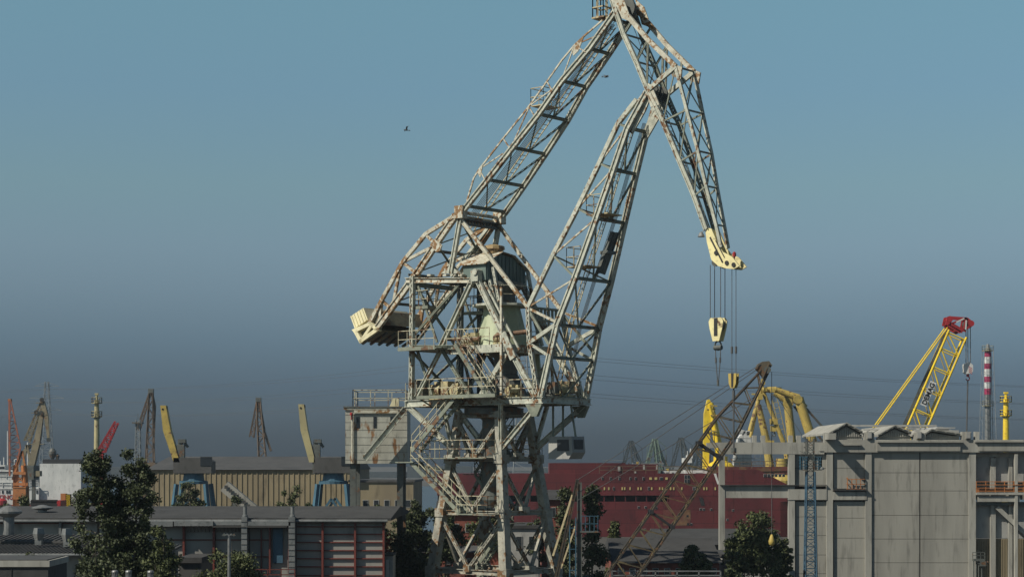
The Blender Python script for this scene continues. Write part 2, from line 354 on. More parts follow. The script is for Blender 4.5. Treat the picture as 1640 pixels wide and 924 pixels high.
# --- rear upper frame: rear posts, top beam, pylon legs
A = (762, 442, 2.2)
for s in (-1, 1):
    cp('rear_post', MB().laced(S((659, 640, 2.3), s), S((661, 442, 2.3), s), .34, .36, WV, .08), 'steel')
    m = MB().ibeam(S((650, 449, 2.2), s), S((768, 449, 2.2), s), .34, .42, WV)
    for x in (665, 690, 715, 740): m.cbox(S((x, 441, 2.2), s), .3, .4, .12, (JV, WV))
    cp('top_beam', m, 'steel_rusty' if s < 0 else 'steel')
    m = MB().ibeam(S(A, s), S((812, 548, 2.25), s), .3, .42, WV, .09).ibeam(S((812, 548, 2.25), s), S((858, 636, 2.3), s), .3, .46, WV, .09).beam(S((776, 452, 2.0), s), S((832, 560, 2.1), s), .1, .12, WV)
    q = S((812, 550, 2.4), s); m.beam(S((805, 533, 2.42), s), S((822, 574, 2.42), s), .08, .5, WV)
    cp('pylon_leg', m, 'steel')
    cp('pylon_leg', MB().ibeam(S((757, 448, 2.2), s), S((706, 556, 2.2), s), .3, .40, WV), 'steel')
    cp('diagonal_brace', MB().ibeam(S((706, 560, 2.2), s), S((667, 636, 2.3), s), .26, .32, WV), 'steel')
    cp('diagonal_brace', MB().laced(S((708, 560, 2.2), s), S((752, 634, 2.3), s), .22, .26, WV), 'steel_green')
    cp('diagonal_brace', MB().beam(S((811, 567, 2.2), s), S((771, 632, 2.3), s), .2, .3, WV), 'steel')
    cp('diagonal_brace', MB().laced(S((668, 560, 2.2), s), S((692, 632, 2.0), s), .16, .2, WV), 'steel_green')
    cp('post', MB().beam(S((803, 460, 2.25), s), S((803, 634, 2.6), s), .14, .14, WV), 'steel_rusty')
    # bracing inside the rear frame
    m = MB().laced(S((664, 536, 2.1), s), S((735, 456, 2.1), s), .14, .18, WV).laced(S((670, 458, 2.1), s), S((700, 548, 2.1), s), .14, .18, WV)
    cp('diagonal_brace', m, 'steel_green')
    cp('mid_beam', MB().ibeam(S((662, 556, 2.25), s), S((733, 556, 2.25), s), .26, .34, WV), 'steel_green')
    # top node casting
    m = MB().cbox(S((763, 442, 2.2), s), .6, .45, .7, (JV, WV)); a = S((765, 436, 2.2), s); m.tube(a - WV * .32, a + WV * .32, .2, n=14)
    cp('pivot_bearing', m, 'steel_rusty' if s > 0 else 'steel')
a = Q(758, 441, -2.2)[0]; zt = Q(758, 441, -2.2)[2]; ar = Q(661, 441, -2.3)[0]
for j in (ar, (a + ar) / 2, a): cp('cross_beam', MB().ibeam(G(j, -2.2, zt - .25), G(j, 2.2, zt - .25), .25, .36, JV), 'steel_green')
# cross bracing across the rear frame (seen edge on, dark)
jr = Q(660, 560, -2.3)[0]
m = MB().laced(G(jr, -2.2, 14.4), G(jr, 2.2, 17.3), .15, .2, JV).laced(G(jr, 2.2, 14.4), G(jr, -2.2, 17.3), .15, .2, JV).laced(G(jr, -2.2, 17.7), G(jr, 2.2, 21.8), .15, .2, JV).laced(G(jr, 2.2, 17.7), G(jr, -2.2, 21.8), .15, .2, JV).ibeam(G(jr, -2.2, 17.5), G(jr, 2.2, 17.5), .2, .3, JV)
cp('cross_bracing', m, 'steel_green')
# upper dark posts in the middle of the rear frame
for w in (-.9, .9):
    cp('inner_post', MB().laced(G(jr + 3.0, w, 14.3), G(jr + 3.0, w, 21.8), .3, .3, WV), 'steel_dark')
# --- mid deck
zm = Q(780, 558, -2.2)[2]
deck = cp('mid_deck', MB().cbox(G(-3.6, -2.75, zm + .12), 3.4, 1.3, .06, (JV, WV)).beam(G(-5.2, -3.4, zm + .14), G(-2.0, -3.4, zm + .14), .07, .24, WV)
          .cbox(G(-2.5, 0, zm + .1), 5.5, 3.8, .05, (JV, WV)), 'steel_green')
cp('handrail', MB().rail([G(-5.2, -3.4, zm + .2), G(-2.1, -3.4, zm + .2)], 1.1, .75).rail([G(-2, -2.3, zm + .2), G(1.6, -2.3, zm + .2)], 1.1, .9).rail([G(-5.2, 2.3, zm + .2), G(1.6, 2.3, zm + .2)], 1.1, 1), 'rail', deck)
ring = cp('deck_beam', MB().beam(G(-2.0, -2.0, zm), G(2.7, -2.0, zm), .3, .5, WV).beam(G(2.7, -2.15, zm), G(2.7, 2.15, zm), .3, .5, JV).beam(G(-2, 2.0, zm), G(2.7, 2.0, zm), .3, .5, WV).cbox(G(.4, 0, zm + .2), 4.5, 3.8, .08, (JV, WV)), 'steel')
# small rear decks
for (j, w0, w1, px, py) in ((-4.5, -2.2, -.6, 683, 494), (-1.6, -.2, 1.8, 742, 499)):
    zz = Q(px, py, -1.4)[2]
    d = cp('inspection_platform', MB().cbox(G(j, (w0 + w1) / 2, zz), 1.6, w1 - w0, .08, (JV, WV)).beam(G(j - .8, w0, zz), G(j + .8, w0, zz), .05, .2, WV), 'steel_green')
    cp('handrail', MB().rail([G(j - .8, w0, zz), G(j + .8, w0, zz), G(j + .8, w1, zz), G(j - .8, w1, zz), G(j - .8, w0, zz)], 1.1, .8), 'rail', d)
# --- central column, collar, cone and winch house
cp('slewing_column', MB().lathe(G(1.0, 0, ZP + .3), [(1.5, 0), (1.25, .6), (.75, 1.6), (.75, 2.6), (1.3, 3.0)], 12), 'steel_dark')
cone_z = zm + .25; z1 = Q(790, 490, -1)[2]
cp('tapered_column', MB().lathe(G(.7, 0, cone_z), [(1.75, 0), (1.7, .1), (1.15, z1 - cone_z - .1), (1.15, z1 - cone_z)], 8), 'cone')
col = cp('collar_platform', MB().lathe(G(.7, 0, z1), [(1.9, 0), (1.9, .14), (1.0, .16)], 12), 'steel')
m = MB()
ps = [G(.7, 0, z1 + .14) + V((1.8 * math.cos(a), 1.8 * math.sin(a), 0)) for a in [i * math.pi / 6 for i in range(13)]]
cp('handrail', m.rail(ps, 1.1, .9), 'rail', col)
z2 = Q(808, 452, 0)[2]
cp('upper_column', MB().lathe(G(.7, 0, z1 + .15), [(.9, 0), (.8, z2 - z1 - .9), (1.35, z2 - z1 - .5), (1.35, z2 - z1 - .2)], 14), 'steel_dark')
# winch house: gabled, faces the jib
hb = z2; W0 = 1.95
def hp(w, dz, j): return G(j, w, hb + dz)
house = cp('winch_house', MB().prism([hp(-W0, 0, -.9), hp(W0, -.1, -.9), hp(W0, .85, -.9), hp(.7, 1.6, -.9), (hp(-.5, 1.75, -.9)), hp(-W0, 1.15, -.9)], JV * 1.9), 'house_green')
m = MB()
for i in range(11):
    w = -W0 + .12 + i * (2 * W0 - .24) / 10
    top = 1.15 + (w + W0) * .6 / 1.45 if w < -.5 else (1.75 - (w + .5) * .15 / 1.2 if w < .7 else 1.6 - (w - .7) * .75 / 1.25)
    m.beam(hp(w, .05, 1.02), hp(w, top - .05, 1.02), .05, .06, JV)
cp('cladding_rib', m, 'house_green', house)
m = MB()
for a, b in (((-W0 - .2, 1.0), (-.5, 1.82)), ((-.5, 1.82), (.7, 1.67)), ((.7, 1.67), (W0 + .2, .82))):
    m.prism([hp(a[0], a[1], -1.3), hp(b[0], b[1], -1.3), hp(b[0], b[1] + .07, -1.3), hp(a[0], a[1] + .07, -1.3)], JV * 2.5)
cp('roof', m, 'steel_rusty', house)
cp('roof_cap', MB().lathe(hp(-.3, 1.8, .2), [(.6, 0), (.66, .25), (.75, .3), (.72, .5), (.2, .62)], 12), paint('rusty_cap', (.40, .30, .14), (.30, .2, .1), .6, sc=1.5), house)
# struts that hold the house (right side, seen against the sky)
for w in (-1.7, 1.7):
    cp('house_strut', MB().laced(hp(w, 0, 1.1), G(2.6, w, zm + .3), .2, .26, WV), 'steel')
    cp('house_strut', MB().laced(hp(w, .8, 1.4), hp(w, -1.4, 1.9), .2, .24, WV), 'steel')
# --- machinery on the decks
def motor(c, sc, ax, mat, parent=None):
    c = V(c); m = MB(); m.cbox(c + Z * .12 * sc, 1.5 * sc, .8 * sc, .24 * sc, (JV, WV))
    m.tube(c + Z * .62 * sc - ax * .75 * sc, c + Z * .62 * sc + ax * .1 * sc, .4 * sc, n=14); m.tube(c + Z * .62 * sc + ax * .1 * sc, c + Z * .62 * sc + ax * .8 * sc, .14 * sc, n=10)
    m.cbox(c + Z * .75 * sc + ax * .55 * sc, .6 * sc, .6 * sc, .9 * sc, (JV, WV)); m.cbox(c + Z * 1.1 * sc - ax * .3 * sc, .35 * sc, .3 * sc, .2 * sc, (JV, WV))
    return cp('motor', m, mat, parent)
for (j, w, s_, ax) in ((-3.3, -1.4, 1.0, JV), (-1.8, -1.2, .9, WV), (2.8, -1.4, .7, WV), (5.0, .9, .9, WV), (5.0, -.6, .8, JV), (-4.4, 1.2, 1.1, JV)):
    motor(G(j, w, ZP + .3), s_, ax, 'machine' if s_ != .8 else 'steel_dark', plat)
for (j, w, s_, ax) in ((-.6, -1.6, .7, JV), (1.9, -1.5, .65, JV), (2.0, 1.4, .6, WV), (-1.4, 1.5, .8, JV)):
    motor(G(j, w, zm + .25), s_, ax, 'machine', ring)
ms_ = paint('rusty_shaft', (.30, .19, .10), (.2, .12, .06), .8, sc=1.5)
cp('drive_shaft', MB().tube(G(1.9, -2.0, zm + .8), G(4.2, -1.4, zm + 1.0), .14, n=10), ms_); cp('drive_shaft', MB().tube(G(-2.2, -1.9, zm + .75), G(.4, -1.9, zm + .65), .12, n=10), ms_)
cp('control_cabinet', MB().cbox(G(-4.9, -1.5, ZP + .95), .8, .7, 1.3, (JV, WV)).cbox(G(-4.9, -1.5, ZP + 1.64), .9, .8, .07, (JV, WV)), 'steel_dark', plat)
for (j, w) in ((1.3, 2.2), (-1.2, 2.2)): cp('stiffener', MB().prism([G(j, w, ZP + .4), G(j + .9, w, ZP + .4), G(j + .6, w, zm - .2), G(j + .1, w, zm - .2)], WV * .12), 'cone')
# --- outside stairs
def stair(a, b, w, parent=None):
    a, b = V(a), V(b); m = MB(); n = max(6, int(abs(b.z - a.z) / .25))
    for q in (-w / 2, w / 2): m.beam(a + WV * q, b + WV * q, .06, .26, WV)
    for i in range(n): m.cbox(a + (b - a) * ((i + .5) / n), .26, w, .04, (JV, WV))
    r = MB()
    for q in (-w / 2, w / 2): r.rail([a + WV * q, b + WV * q], 1.0, .9)
    st = cp('stair', m, 'steel_green', parent); obj('handrail', r, 'rail', st)
stair(T(735, 552, 2.9), T(787, 634, 2.9), .8)
stair(T(733, 640, 2.9), T(666, 722, 2.9), .8)
stair(G(-4.2, -2.9, 11.6 - 1.4), G(.0, -2.9, 7.0), .8)
m = MB().cbox(G(-4.6, -2.9, 10.2), 1.6, 1.2, .06, (JV, WV)).ibeam(G(-4.6, -2.9, 10.1), corner(0, 9.6), .15, .2, WV).cbox(G(1.2, -2.95, 6.95), 2.6, 1.1, .06, (JV, WV)).cbox(G(-1.5, 0, 10.45), 6.5, 5.6, .06, (JV, WV))
lw = cp('walkway', m, 'steel_green')
cp('handrail', MB().rail([G(-4.7, -2.8, 10.5), G(1.7, -2.8, 10.5), G(1.7, 2.8, 10.5), G(-4.7, 2.8, 10.5), G(-4.7, -2.8, 10.5)], 1.1, 1.0), 'rail', lw); cp('handrail', MB().rail([G(-.1, -3.5, 7), G(2.5, -3.5, 7), G(2.5, -2.5, 7)], 1.1, .9), 'rail', lw)
# --- driver cab under the jib foot
cab = cp('driver_cab', MB().prism([G(4.5, .0, 10.4), G(6.1, .0, 10.4), G(6.4, .0, 10.8), G(6.3, .0, 11.8), G(4.5, .0, 11.8)], WV * 1.3), M['panelpale'])
cp('window', MB().prism([G(5.2, -.03, 10.9), G(6.15, -.03, 10.9), G(6.1, -.03, 11.6), G(5.2, -.03, 11.6)], WV * .02), 'glass', cab)
cp('window', MB().beam(G(6.37, .2, 11.3), G(6.37, 1.1, 11.3), .03, .6, JV), 'glass', cab)
for q0, q1 in ((G(4.7, .2, 11.8), G(4.7, .2, ZP)), (G(4.7, 1.2, 11.8), G(4.7, 1.2, ZP)), (G(6.1, .7, 11.8), G(5.7, .7, ZP))): cp('cab_hanger', MB().beam(q0, q1, .1, .1, WV), 'steel_green', cab)

# --- generic boom builder: two chords joined by crossbars and K bracing
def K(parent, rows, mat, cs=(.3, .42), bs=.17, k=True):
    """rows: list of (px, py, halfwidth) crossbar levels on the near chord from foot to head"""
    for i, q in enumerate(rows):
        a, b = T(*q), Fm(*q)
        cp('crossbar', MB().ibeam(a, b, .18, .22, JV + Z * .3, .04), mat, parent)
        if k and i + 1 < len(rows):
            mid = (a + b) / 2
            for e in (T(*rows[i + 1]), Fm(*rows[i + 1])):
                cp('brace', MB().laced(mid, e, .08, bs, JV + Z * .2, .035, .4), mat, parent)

# --- tie boom (upper left)
tie = cp('tie_boom', MB().tube(T(738, 340, 1.9), Fm(738, 340, 1.9), .12).cbox(T(738, 340, 1.9), .7, .5, .8, (JV, WV)).cbox(Fm(738, 340, 1.9), .7, .5, .8, (JV, WV)), 'steel_rusty')
TR = [(748, 330, 1.9), (781, 288, 1.78), (821, 236.5, 1.62), (863, 183, 1.42), (900, 130, 1.2), (944, 78, .98), (978, 30, .9)]
for s in (-1, 1):
    pts = [(736, 344, 1.9)] + TR + [(990, 12, .9)]
    m = MB()
    for a, b in zip(pts, pts[1:]): m.ibeam(S(a, s), S(b, s), .3, .44, WV, .1)
    cp('chord', m, 'steel', tie)
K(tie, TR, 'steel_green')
m = MB().beam(T(738, 350, 1.8), Fm(738, 350, 1.8), .3, .12, JV).beam(T(738, 358, 1.8), Fm(738, 358, 1.8), .3, .12, JV)
for i in range(12):
    f = (i + .5) / 12; a, b = T(738, 350, 1.8), Fm(738, 350, 1.8); a2, b2 = T(738, 358, 1.8), Fm(738, 358, 1.8)
    m.beam(a + (b - a) * f, a2 + (b2 - a2) * f, .06, .12, JV)
cp('ribbed_crossbar', m, 'steel_dark', tie)
# stiffening truss standing off the back of the near and far chords
OUT = [(748, 322), (759, 285), (768, 271), (806, 222), (847, 171), (876, 131), (900, 97), (920, 73), (937, 57), (965, 33)]
for s in (-1,):
    m = MB()
    def hw(py): return .9 + 1.0 * max(0, min(1, (py - 20) / 320))
    pp = [S((x, y, hw(y)), s) for x, y in OUT]
    for a, b in zip(pp, pp[1:]): m.beam(a, b, .08, .10, WV)
    for (x0, y0, x1, y1) in ((768, 271, 806, 246), (768, 271, 778, 291), (847, 171, 889, 140), (847, 173, 824, 225), (806, 222, 818, 240), (847, 171, 857, 188), (920, 73, 900, 128), (920, 73, 955, 58), (876, 131, 886, 148), (920, 73, 938, 84)):
        m.beam(S((x0, y0, hw(y0)), s), S((x1, y1, hw(y1)), s), .06, .07, WV)
    m.prism([S((764, 276, 1.75), s), S((773, 264, 1.75), s), S((769, 285, 1.75), s)], WV * .06)
    m.prism([S((915, 78, 1.1), s), S((935, 59, 1.1), s), S((926, 82, 1.1), s), S((918, 90, 1.1), s)], WV * .06)
    cp('stiffening_truss', m, 'steel_rusty', tie)
a, b = G(*Q(756, 366, 0)), G(*Q(984, 40, 0)); off = JV * .4
cp('ladder', MB().ladder(a - off + WV * .45, b - off + WV * .45, .45, WV, .35, .035).rail([a - off + WV * .8, b - off + WV * .8], .6, 3, .015, ()), 'ladder', tie)
m = MB()
for k in range(5): m.tube(a - off * .5 + WV * (-.9 + k * .16), b + WV * (-.35 + k * .1), .022, n=5)
cp('hoist_rope', m, 'rope', tie)
# small work deck on tie boom
for q in ((873, 172), ):
    c = G(*Q(q[0], q[1], 0)); d = cp('work_platform', MB().cbox(c, 1.0, 1.6, .06, (JV, WV)), 'ladder', tie)
    cp('handrail', MB().rail([c - JV * .5 - WV * .8, c + JV * .5 - WV * .8, c + JV * .5 + WV * .8, c - JV * .5 + WV * .8, c - JV * .5 - WV * .8], 1.1, .9), 'ladder', d)

# --- counterweight arm (rusty) down to the ballast
arm = cp('counterweight_arm', MB().beam(T(728, 349, 1.95), Fm(728, 349, 1.95), .4, .4, JV), 'steel_rusty')
for s in (-1, 1):
    inner = [(730, 345, 1.95), (699, 390, 2.0), (669, 436, 2.05), (604, 525, 2.1)]
    outer = [(730, 345, 1.95), (682, 375, 2.0), (645, 420, 2.05), (612, 480, 2.1), (590, 522, 2.1)]
    m = MB()
    for a, b in zip(inner, inner[1:]): m.ibeam(S(a, s), S(b, s), .3, .56 if s < 0 else .5, WV, .1)
    cp('chord', m, 'steel_rusty', arm)
    m = MB()
    for a, b in zip(outer, outer[1:]): m.beam(S(a, s), S(b, s), .2, .25, WV)
    cp('chord', m, 'steel_rusty', arm)
    for (x0, y0, x1, y1) in ((682, 375, 697, 391), (688, 398, 647, 419), (645, 420, 667, 438), (640, 434, 631, 482), (612, 482, 624, 492), (612, 482, 607, 520)):
        cp('brace', MB().beam(S((x0, y0, 2.0), s), S((x1, y1, 2.0), s), .15, .19, WV), 'steel_rusty', arm)
    cp('gusset', MB().prism([S((690, 392, 2.12), s), S((697, 383, 2.12), s), S((709, 393, 2.12), s), S((706, 402, 2.12), s), S((700, 404, 2.12), s)], WV * .1 * s), 'steel_rusty', arm)
for q in ((682, 400, 1.9), (656, 440, 1.95), (630, 486, 2.0)):
    cp('crossbar', MB().laced(T(*q), Fm(*q), .2, .34, Z, .07, .4), 'steel_dark', arm)
for a_, b_ in (((735, 347, 1.9), (700, 392, 1.95)), ((700, 392, 1.95), (669, 436, 2)), ((669, 436, 2), (630, 486, 2))):
    cp('brace', MB().laced(T(*a_), Fm(*b_), .1, .16, Z, .05), 'steel_green', arm)
    cp('brace', MB().laced(Fm(*a_), T(*b_), .1, .16, Z, .05), 'steel_green', arm)
# strut of the boom from the top beam to the pivot
for s in (-1, 1):
    cp('pivot_strut', MB().ibeam(S((738, 345, 1.9), s), S((722, 438, 1.9), s), .26, .4, WV, .08).prism([S((706, 438, 1.9), s), S((735, 438, 1.9), s), S((722, 424, 1.9), s)], WV * .3), 'steel')
    cp('pivot_strut', MB().beam(S((735, 345, 1.7), s), S((666, 436, 1.7), s), .12, .2, WV), 'steel')
bal = cp('ballast_box', MB().prism([T(561, 507, 2.1), T(582, 493, 2.1), T(589, 512, 2.1), T(568, 526, 2.1)], WV * 4.25), 'cream')
m = MB()
for i in range(5):
    f = (i + .3) / 5; a = T(561 + 21 * f, 507 - 14 * f, 2.14); b = T(568 + 21 * f, 526 - 14 * f, 2.14); m.beam(a, b, .06, .1, WV)
cp('rib', m, 'cream', bal)
m = MB().prism([T(583, 494, 2.0), T(606, 498, 2.0), T(614, 520, 2.0), T(589, 512, 2.0)], WV * 4.0)
cp('ballast_slab', m, 'plateweight')
fr = MB().prism([T(563, 528, 2.25), T(593, 515, 2.25), T(596, 519, 2.25), T(567, 533, 2.25)], WV * .35)
fr.prism([T(567, 533, 2.25), T(572, 531, 2.25), T(581, 547, 2.25), T(576, 550, 2.25)], WV * .35)
fr.prism([T(576, 550, 2.25), T(574, 545, 2.25), T(603, 524, 2.25), T(606, 529, 2.25)], WV * .35)
fr.prism([T(593, 515, 2.25), T(606, 529, 2.25), T(601, 530, 2.25), T(589, 517, 2.25)], WV * .35)
fr.beam(T(579, 545, 2.2), T(596, 520, 2.2), .1, .2, WV)
cp('ballast_frame', fr, 'cream')
cp('ballast_tray', MB().prism([T(570, 531, 1.9), T(594, 519, 1.9), T(604, 528, 1.9), T(577, 547, 1.9)], WV * 3.9), 'plateweight')
m = MB()
for k in range(6):
    m.prism([T(578, 549, 2.0), T(605, 530, 2.0), T(607, 533, 2.0), T(580, 552, 2.0)], WV * .12)
    for i in range(len(m.v) - 8, len(m.v)): m.v[i] = tuple(V(m.v[i]) + WV * (k * .78))
cp('tray_rib', m, 'steel_dark')

# --- link rods from the tie boom foot to the main jib
cp('link_rod', MB().ibeam(T(737, 350, 1.85), T(846, 492, 1.65), .2, .30, WV, .06), 'steel_rusty')
cp('link_rod', MB().ibeam(Fm(737, 350, 1.85), Fm(846, 492, 1.65), .2, .30, WV, .06), 'steel_rusty')

# --- main jib (right)
jib = cp('main_jib', MB().prism([T(1018, 164, .8), T(1034, 142, .8), T(1044, 150, .8), T(1033, 178, .8), T(1012, 215, .8), T(1006, 210, .8)], WV * .12).prism([Fm(1018, 164, .8), Fm(1034, 142, .8), Fm(1044, 150, .8), Fm(1033, 178, .8), Fm(1012, 215, .8), Fm(1006, 210, .8)], WV * .12), 'steel')
JR = [(866, 636, 2.25), (880, 572, 2.2), (892, 520, 2.1), (921, 445, 1.8), (955, 350, 1.42), (982, 272, 1.15), (1005, 205, .95)]
for s in (-1, 1):
    pts = JR + [(1036, 148, .85)]
    m = MB()
    for a, b in zip(pts, pts[1:]): m.ibeam(S(a, s), S(b, s), .3, .46, WV, .1)
    cp('chord', m, 'steel', jib)
    m = MB()
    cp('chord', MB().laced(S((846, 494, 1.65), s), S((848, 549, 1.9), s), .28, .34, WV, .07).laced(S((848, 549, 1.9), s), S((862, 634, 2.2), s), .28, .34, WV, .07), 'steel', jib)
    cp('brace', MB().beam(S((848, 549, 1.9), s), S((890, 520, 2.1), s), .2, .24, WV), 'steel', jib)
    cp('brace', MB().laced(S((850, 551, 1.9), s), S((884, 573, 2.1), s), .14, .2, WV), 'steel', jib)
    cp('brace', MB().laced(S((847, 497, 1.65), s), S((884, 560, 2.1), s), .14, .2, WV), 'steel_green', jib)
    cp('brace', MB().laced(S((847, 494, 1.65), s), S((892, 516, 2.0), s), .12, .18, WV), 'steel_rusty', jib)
m = MB(); bk = [(846, 492, 1.65), (886, 409, 1.5), (925, 334, 1.25), (960, 262, 1.05), (990, 198, .9), (1020, 160, .85)]
for a, b in zip(bk, bk[1:]): m.beam(T(*a), T(*b), .22, .26, WV)
cp('chord', m, 'steel', jib)
fr_ = {(886, 409, 1.5): (921, 445, 1.8), (925, 334, 1.25): (955, 350, 1.42), (960, 262, 1.05): (982, 272, 1.15), (990, 198, .9): (1005, 205, .95)}
ks = list(fr_)
for i, (a, b) in enumerate(fr_.items()):
    cp('brace', MB().beam(T(*a), T(*b), .10, .12, WV), 'steel_green', jib)
    cp('brace', MB().beam(T(*a), Fm(*b), .08, .1, Z), 'steel_green', jib)
    prev = bk[i]
    cp('brace', MB().beam(T(*prev), T(b[0] - 5, b[1] + 4, b[2]), .08, .1, WV), 'steel_rusty', jib)
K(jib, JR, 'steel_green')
a = T(846, 492, 1.65); b = Fm(846, 492, 1.65); m = MB().beam(a, b, .3, .12, JV).beam(a - Z * .75, b - Z * .75, .3, .12, JV)
for i in range(9): c = a + (b - a) * ((i + .5) / 9); m.beam(c, c - Z * .72, .08, .16, JV)
cp('ribbed_crossbar', m, 'steel_green', jib)
la = G(*Q(892, 600, 0)); lb = G(*Q(1024, 190, 0)); kk = -JV * .35
jn = [G(*Q(x, y, 0)) + kk for x, y in ((905, 620), (925, 520), (950, 440), (982, 345), (1005, 265), (1028, 195))]
m = MB()
for a, b in zip(jn, jn[1:]): m.ladder(a - WV * .25, b - WV * .25, .42, WV, .35, .03); m.rail([a + WV * .1, b + WV * .1], .6, 3, .015, ())
cp('ladder', m, 'ladder', jib)
m = MB()
for k in range(4): m.path([q + WV * (.4 + k * .1) + JV * .15 for q in jn], .02, 5)
cp('hoist_rope', m, 'rope', jib)
for (x, y) in ((968, 345), (936, 428)):
    c = G(*Q(x, y, -.5)); d = cp('work_platform', MB().cbox(c, 1.6, 1.5, .06, (JV, WV)), 'ladder', jib)
    cp('handrail', MB().rail([c - JV * .8 - WV * .75, c + JV * .3 - WV * .75], 1.2, .6).rail([c - JV * .8 - WV * .75, c - JV * .8 + WV * .75], 1.2, .6), 'ladder', d)
# dark buffer strut hanging inside the jib
a = G(*Q(985, 372, .6)); b = G(*Q(962, 438, .3))
cp('luffing_cylinder', MB().tube(a, b, .16, n=10).tube(a + (b - a) * .45, b, .28, n=12).beam(a + WV * .3, b + WV * .3, .12, .2, WV).beam(a - WV * .3, b - WV * .3, .12, .2, WV).cbox(a + (b - a) * .5, .6, .8, .2, (JV, WV)), 'steel_dark', jib)

# --- fly jib
fly = cp('fly_jib', MB().prism([T(1072, 100, .95), T(1082, 104, .95), T(1092, 108, .95), T(1090, 127, .92), T(1076, 122, .95)], WV * .1).prism([Fm(1072, 100, .95), Fm(1082, 104, .95), Fm(1092, 108, .95), Fm(1090, 127, .92), Fm(1076, 122, .95)], WV * .1)
         .prism([T(1030, 128, .97), T(1044, 138, .97), T(1056, 168, .92), T(1042, 172, .97)], WV * .1), 'steel_rusty')
LO = [(978, -8, 1.0), (999, 55, .98), (1019, 99, .96), (1038, 145, .94), (1062, 195, .86), (1089, 259, .72), (1112, 314, .58), (1131, 367, .45)]
UP = [(980, -4, 1.0), (1038, 64, .97), (1082, 107, .95), (1100, 176, .82), (1118, 242, .70), (1131, 298, .57), (1147, 360, .42), (1155, 396, .36)]
for s in (-1, 1):
    m = MB()
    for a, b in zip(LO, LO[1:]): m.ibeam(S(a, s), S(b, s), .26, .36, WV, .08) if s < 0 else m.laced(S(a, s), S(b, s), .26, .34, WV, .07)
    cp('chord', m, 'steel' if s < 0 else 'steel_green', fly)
    m = MB()
    for a, b in zip(UP[:3], UP[1:3]): m.beam(S(a, s), S(b, s), .18, .28, WV)
    cp('chord', m, 'steel_rusty', fly)
    m = MB()
    for a, b in zip(UP[2:], UP[3:]): m.beam(S(a, s), S(b, s), .15, .19, WV)
    cp('chord', m, 'steel', fly)
    pr = list(zip(LO[3:7], UP[2:6]))
    for i, (a, b) in enumerate(pr):
        cp('brace', MB().beam(S(a, s), S(b, s), .08 if i else .18, .10 if i else .28, WV), 'steel_green' if i else 'steel', fly)
        if i: cp('brace', MB().beam(S(pr[i - 1][1], s), S(a, s), .06, .07, WV), 'steel_green', fly)
    for a, b in (((1019, 99, .96), (1038, 64, .97)), ((1019, 99, .96), (1036, 140, .9)), ((1038, 64, .97), (1036, 138, .95)), ((1062, 87, .96), (1060, 132, .95)), ((999, 55, .98), (1012, 34, .98))):
        cp('brace', MB().laced(S(a, s), S(b, s), .1, .16, WV, .04), 'steel_green', fly)
for rows in (LO[1:7], UP[2:7]):
    for i, q in enumerate(rows):
        cp('crossbar', MB().beam(T(*q), Fm(*q), .09, .1, Z), 'steel_green', fly)
        if i + 1 < len(rows):
            cp('brace', MB().beam(T(*q), Fm(*rows[i + 1]), .05, .06, Z), 'steel_green', fly)
            cp('brace', MB().beam(Fm(*q), T(*rows[i + 1]), .05, .06, Z), 'steel_green', fly)
# apex: sheaves, plates, pulpit
m = MB()
for w in (-.6, -.2, .2, .6):
    c = G(*Q(1004, 14, w)); m.tube(c - WV * .06, c + WV * .06, .62, n=22)
cp('sheave', m, 'steel_dark', fly)
cp('apex_plate', MB().prism([T(978, -10, 1.05), T(1000, 2, 1.05), T(1012, 36, 1.0), T(996, 30, 1.0)], WV * .06), 'steel_rusty', fly)
cp('apex_plate', MB().prism([Fm(985, -12, 1.0), Fm(1000, 2, 1.0), Fm(1012, 36, 1.0), Fm(996, 30, 1.0)], WV * .06), 'steel_rusty', fly)
cp('crossbar', MB().beam(T(980, -4, 1.0), Fm(980, -4, 1.0), .3, .4, Z), 'steel_rusty', fly)
c = T(964, 30, .3)
pul = cp('pulpit', MB().cbox(c, .9, .9, .1, (JV, WV)).beam(c, T(985, 28, .9), .12, .12), 'ladder', fly)
cp('handrail', MB().rail([c - JV * .4 - WV * .4, c + JV * .4 - WV * .4, c + JV * .4 + WV * .4, c - JV * .4 + WV * .4, c - JV * .4 - WV * .4], 1.9, .5, .035, (.33, .66)), 'ladder', pul)
c = G(*Q(1052, 150, 0)); m = MB()
for w in (-.5, 0, .5): m.tube(c + WV * (w - .05), c + WV * (w + .05), .45, n=18)
cp('sheave', m, 'steel_dark', fly)
m = MB()
for k in range(4): m.path([G(*Q(1006, 20, -.3 + k * .2)), G(*Q(1052, 145, -.3 + k * .2)), G(*Q(1100, 262, -.2 + k * .14)), G(*Q(1150, 410, -.1 + k * .07))], .02, 5)
cp('hoist_rope', m, 'rope', fly)
a = G(*Q(1056, 160, .2)); b = G(*Q(1134, 365, .1)); cp('ladder', MB().ladder(a, b, .4, WV, .33, .03), 'steel_green', fly)
head = [(1129, 365), (1132, 388), (1139, 416), (1150, 426), (1163, 430), (1175, 431), (1184, 426), (1172, 411), (1158, 404), (1152, 396), (1139, 366)]
HH = cp('jib_head', MB().prism([T(x, y, .42) for x, y in head], WV * .1), 'headyellow', fly)
cp('jib_head', MB().prism([Fm(x, y, .42) for x, y in head], -WV * .1), 'headyellow', fly)
cp('head_spacer', MB().prism([T(1140, 410, .32), T(1150, 424, .32), T(1163, 428, .32), T(1158, 408, .32)], WV * .64).prism([T(1131, 368, .32), T(1133, 385, .32), T(1139, 385, .32), T(1137, 368, .32)], WV * .64), 'headyellow', fly)
m = MB().beam(T(1137, 380, .45), T(1157, 420, .45), .03, .09, WV).beam(T(1146, 385, .45), T(1160, 412, .45), .03, .05, WV)
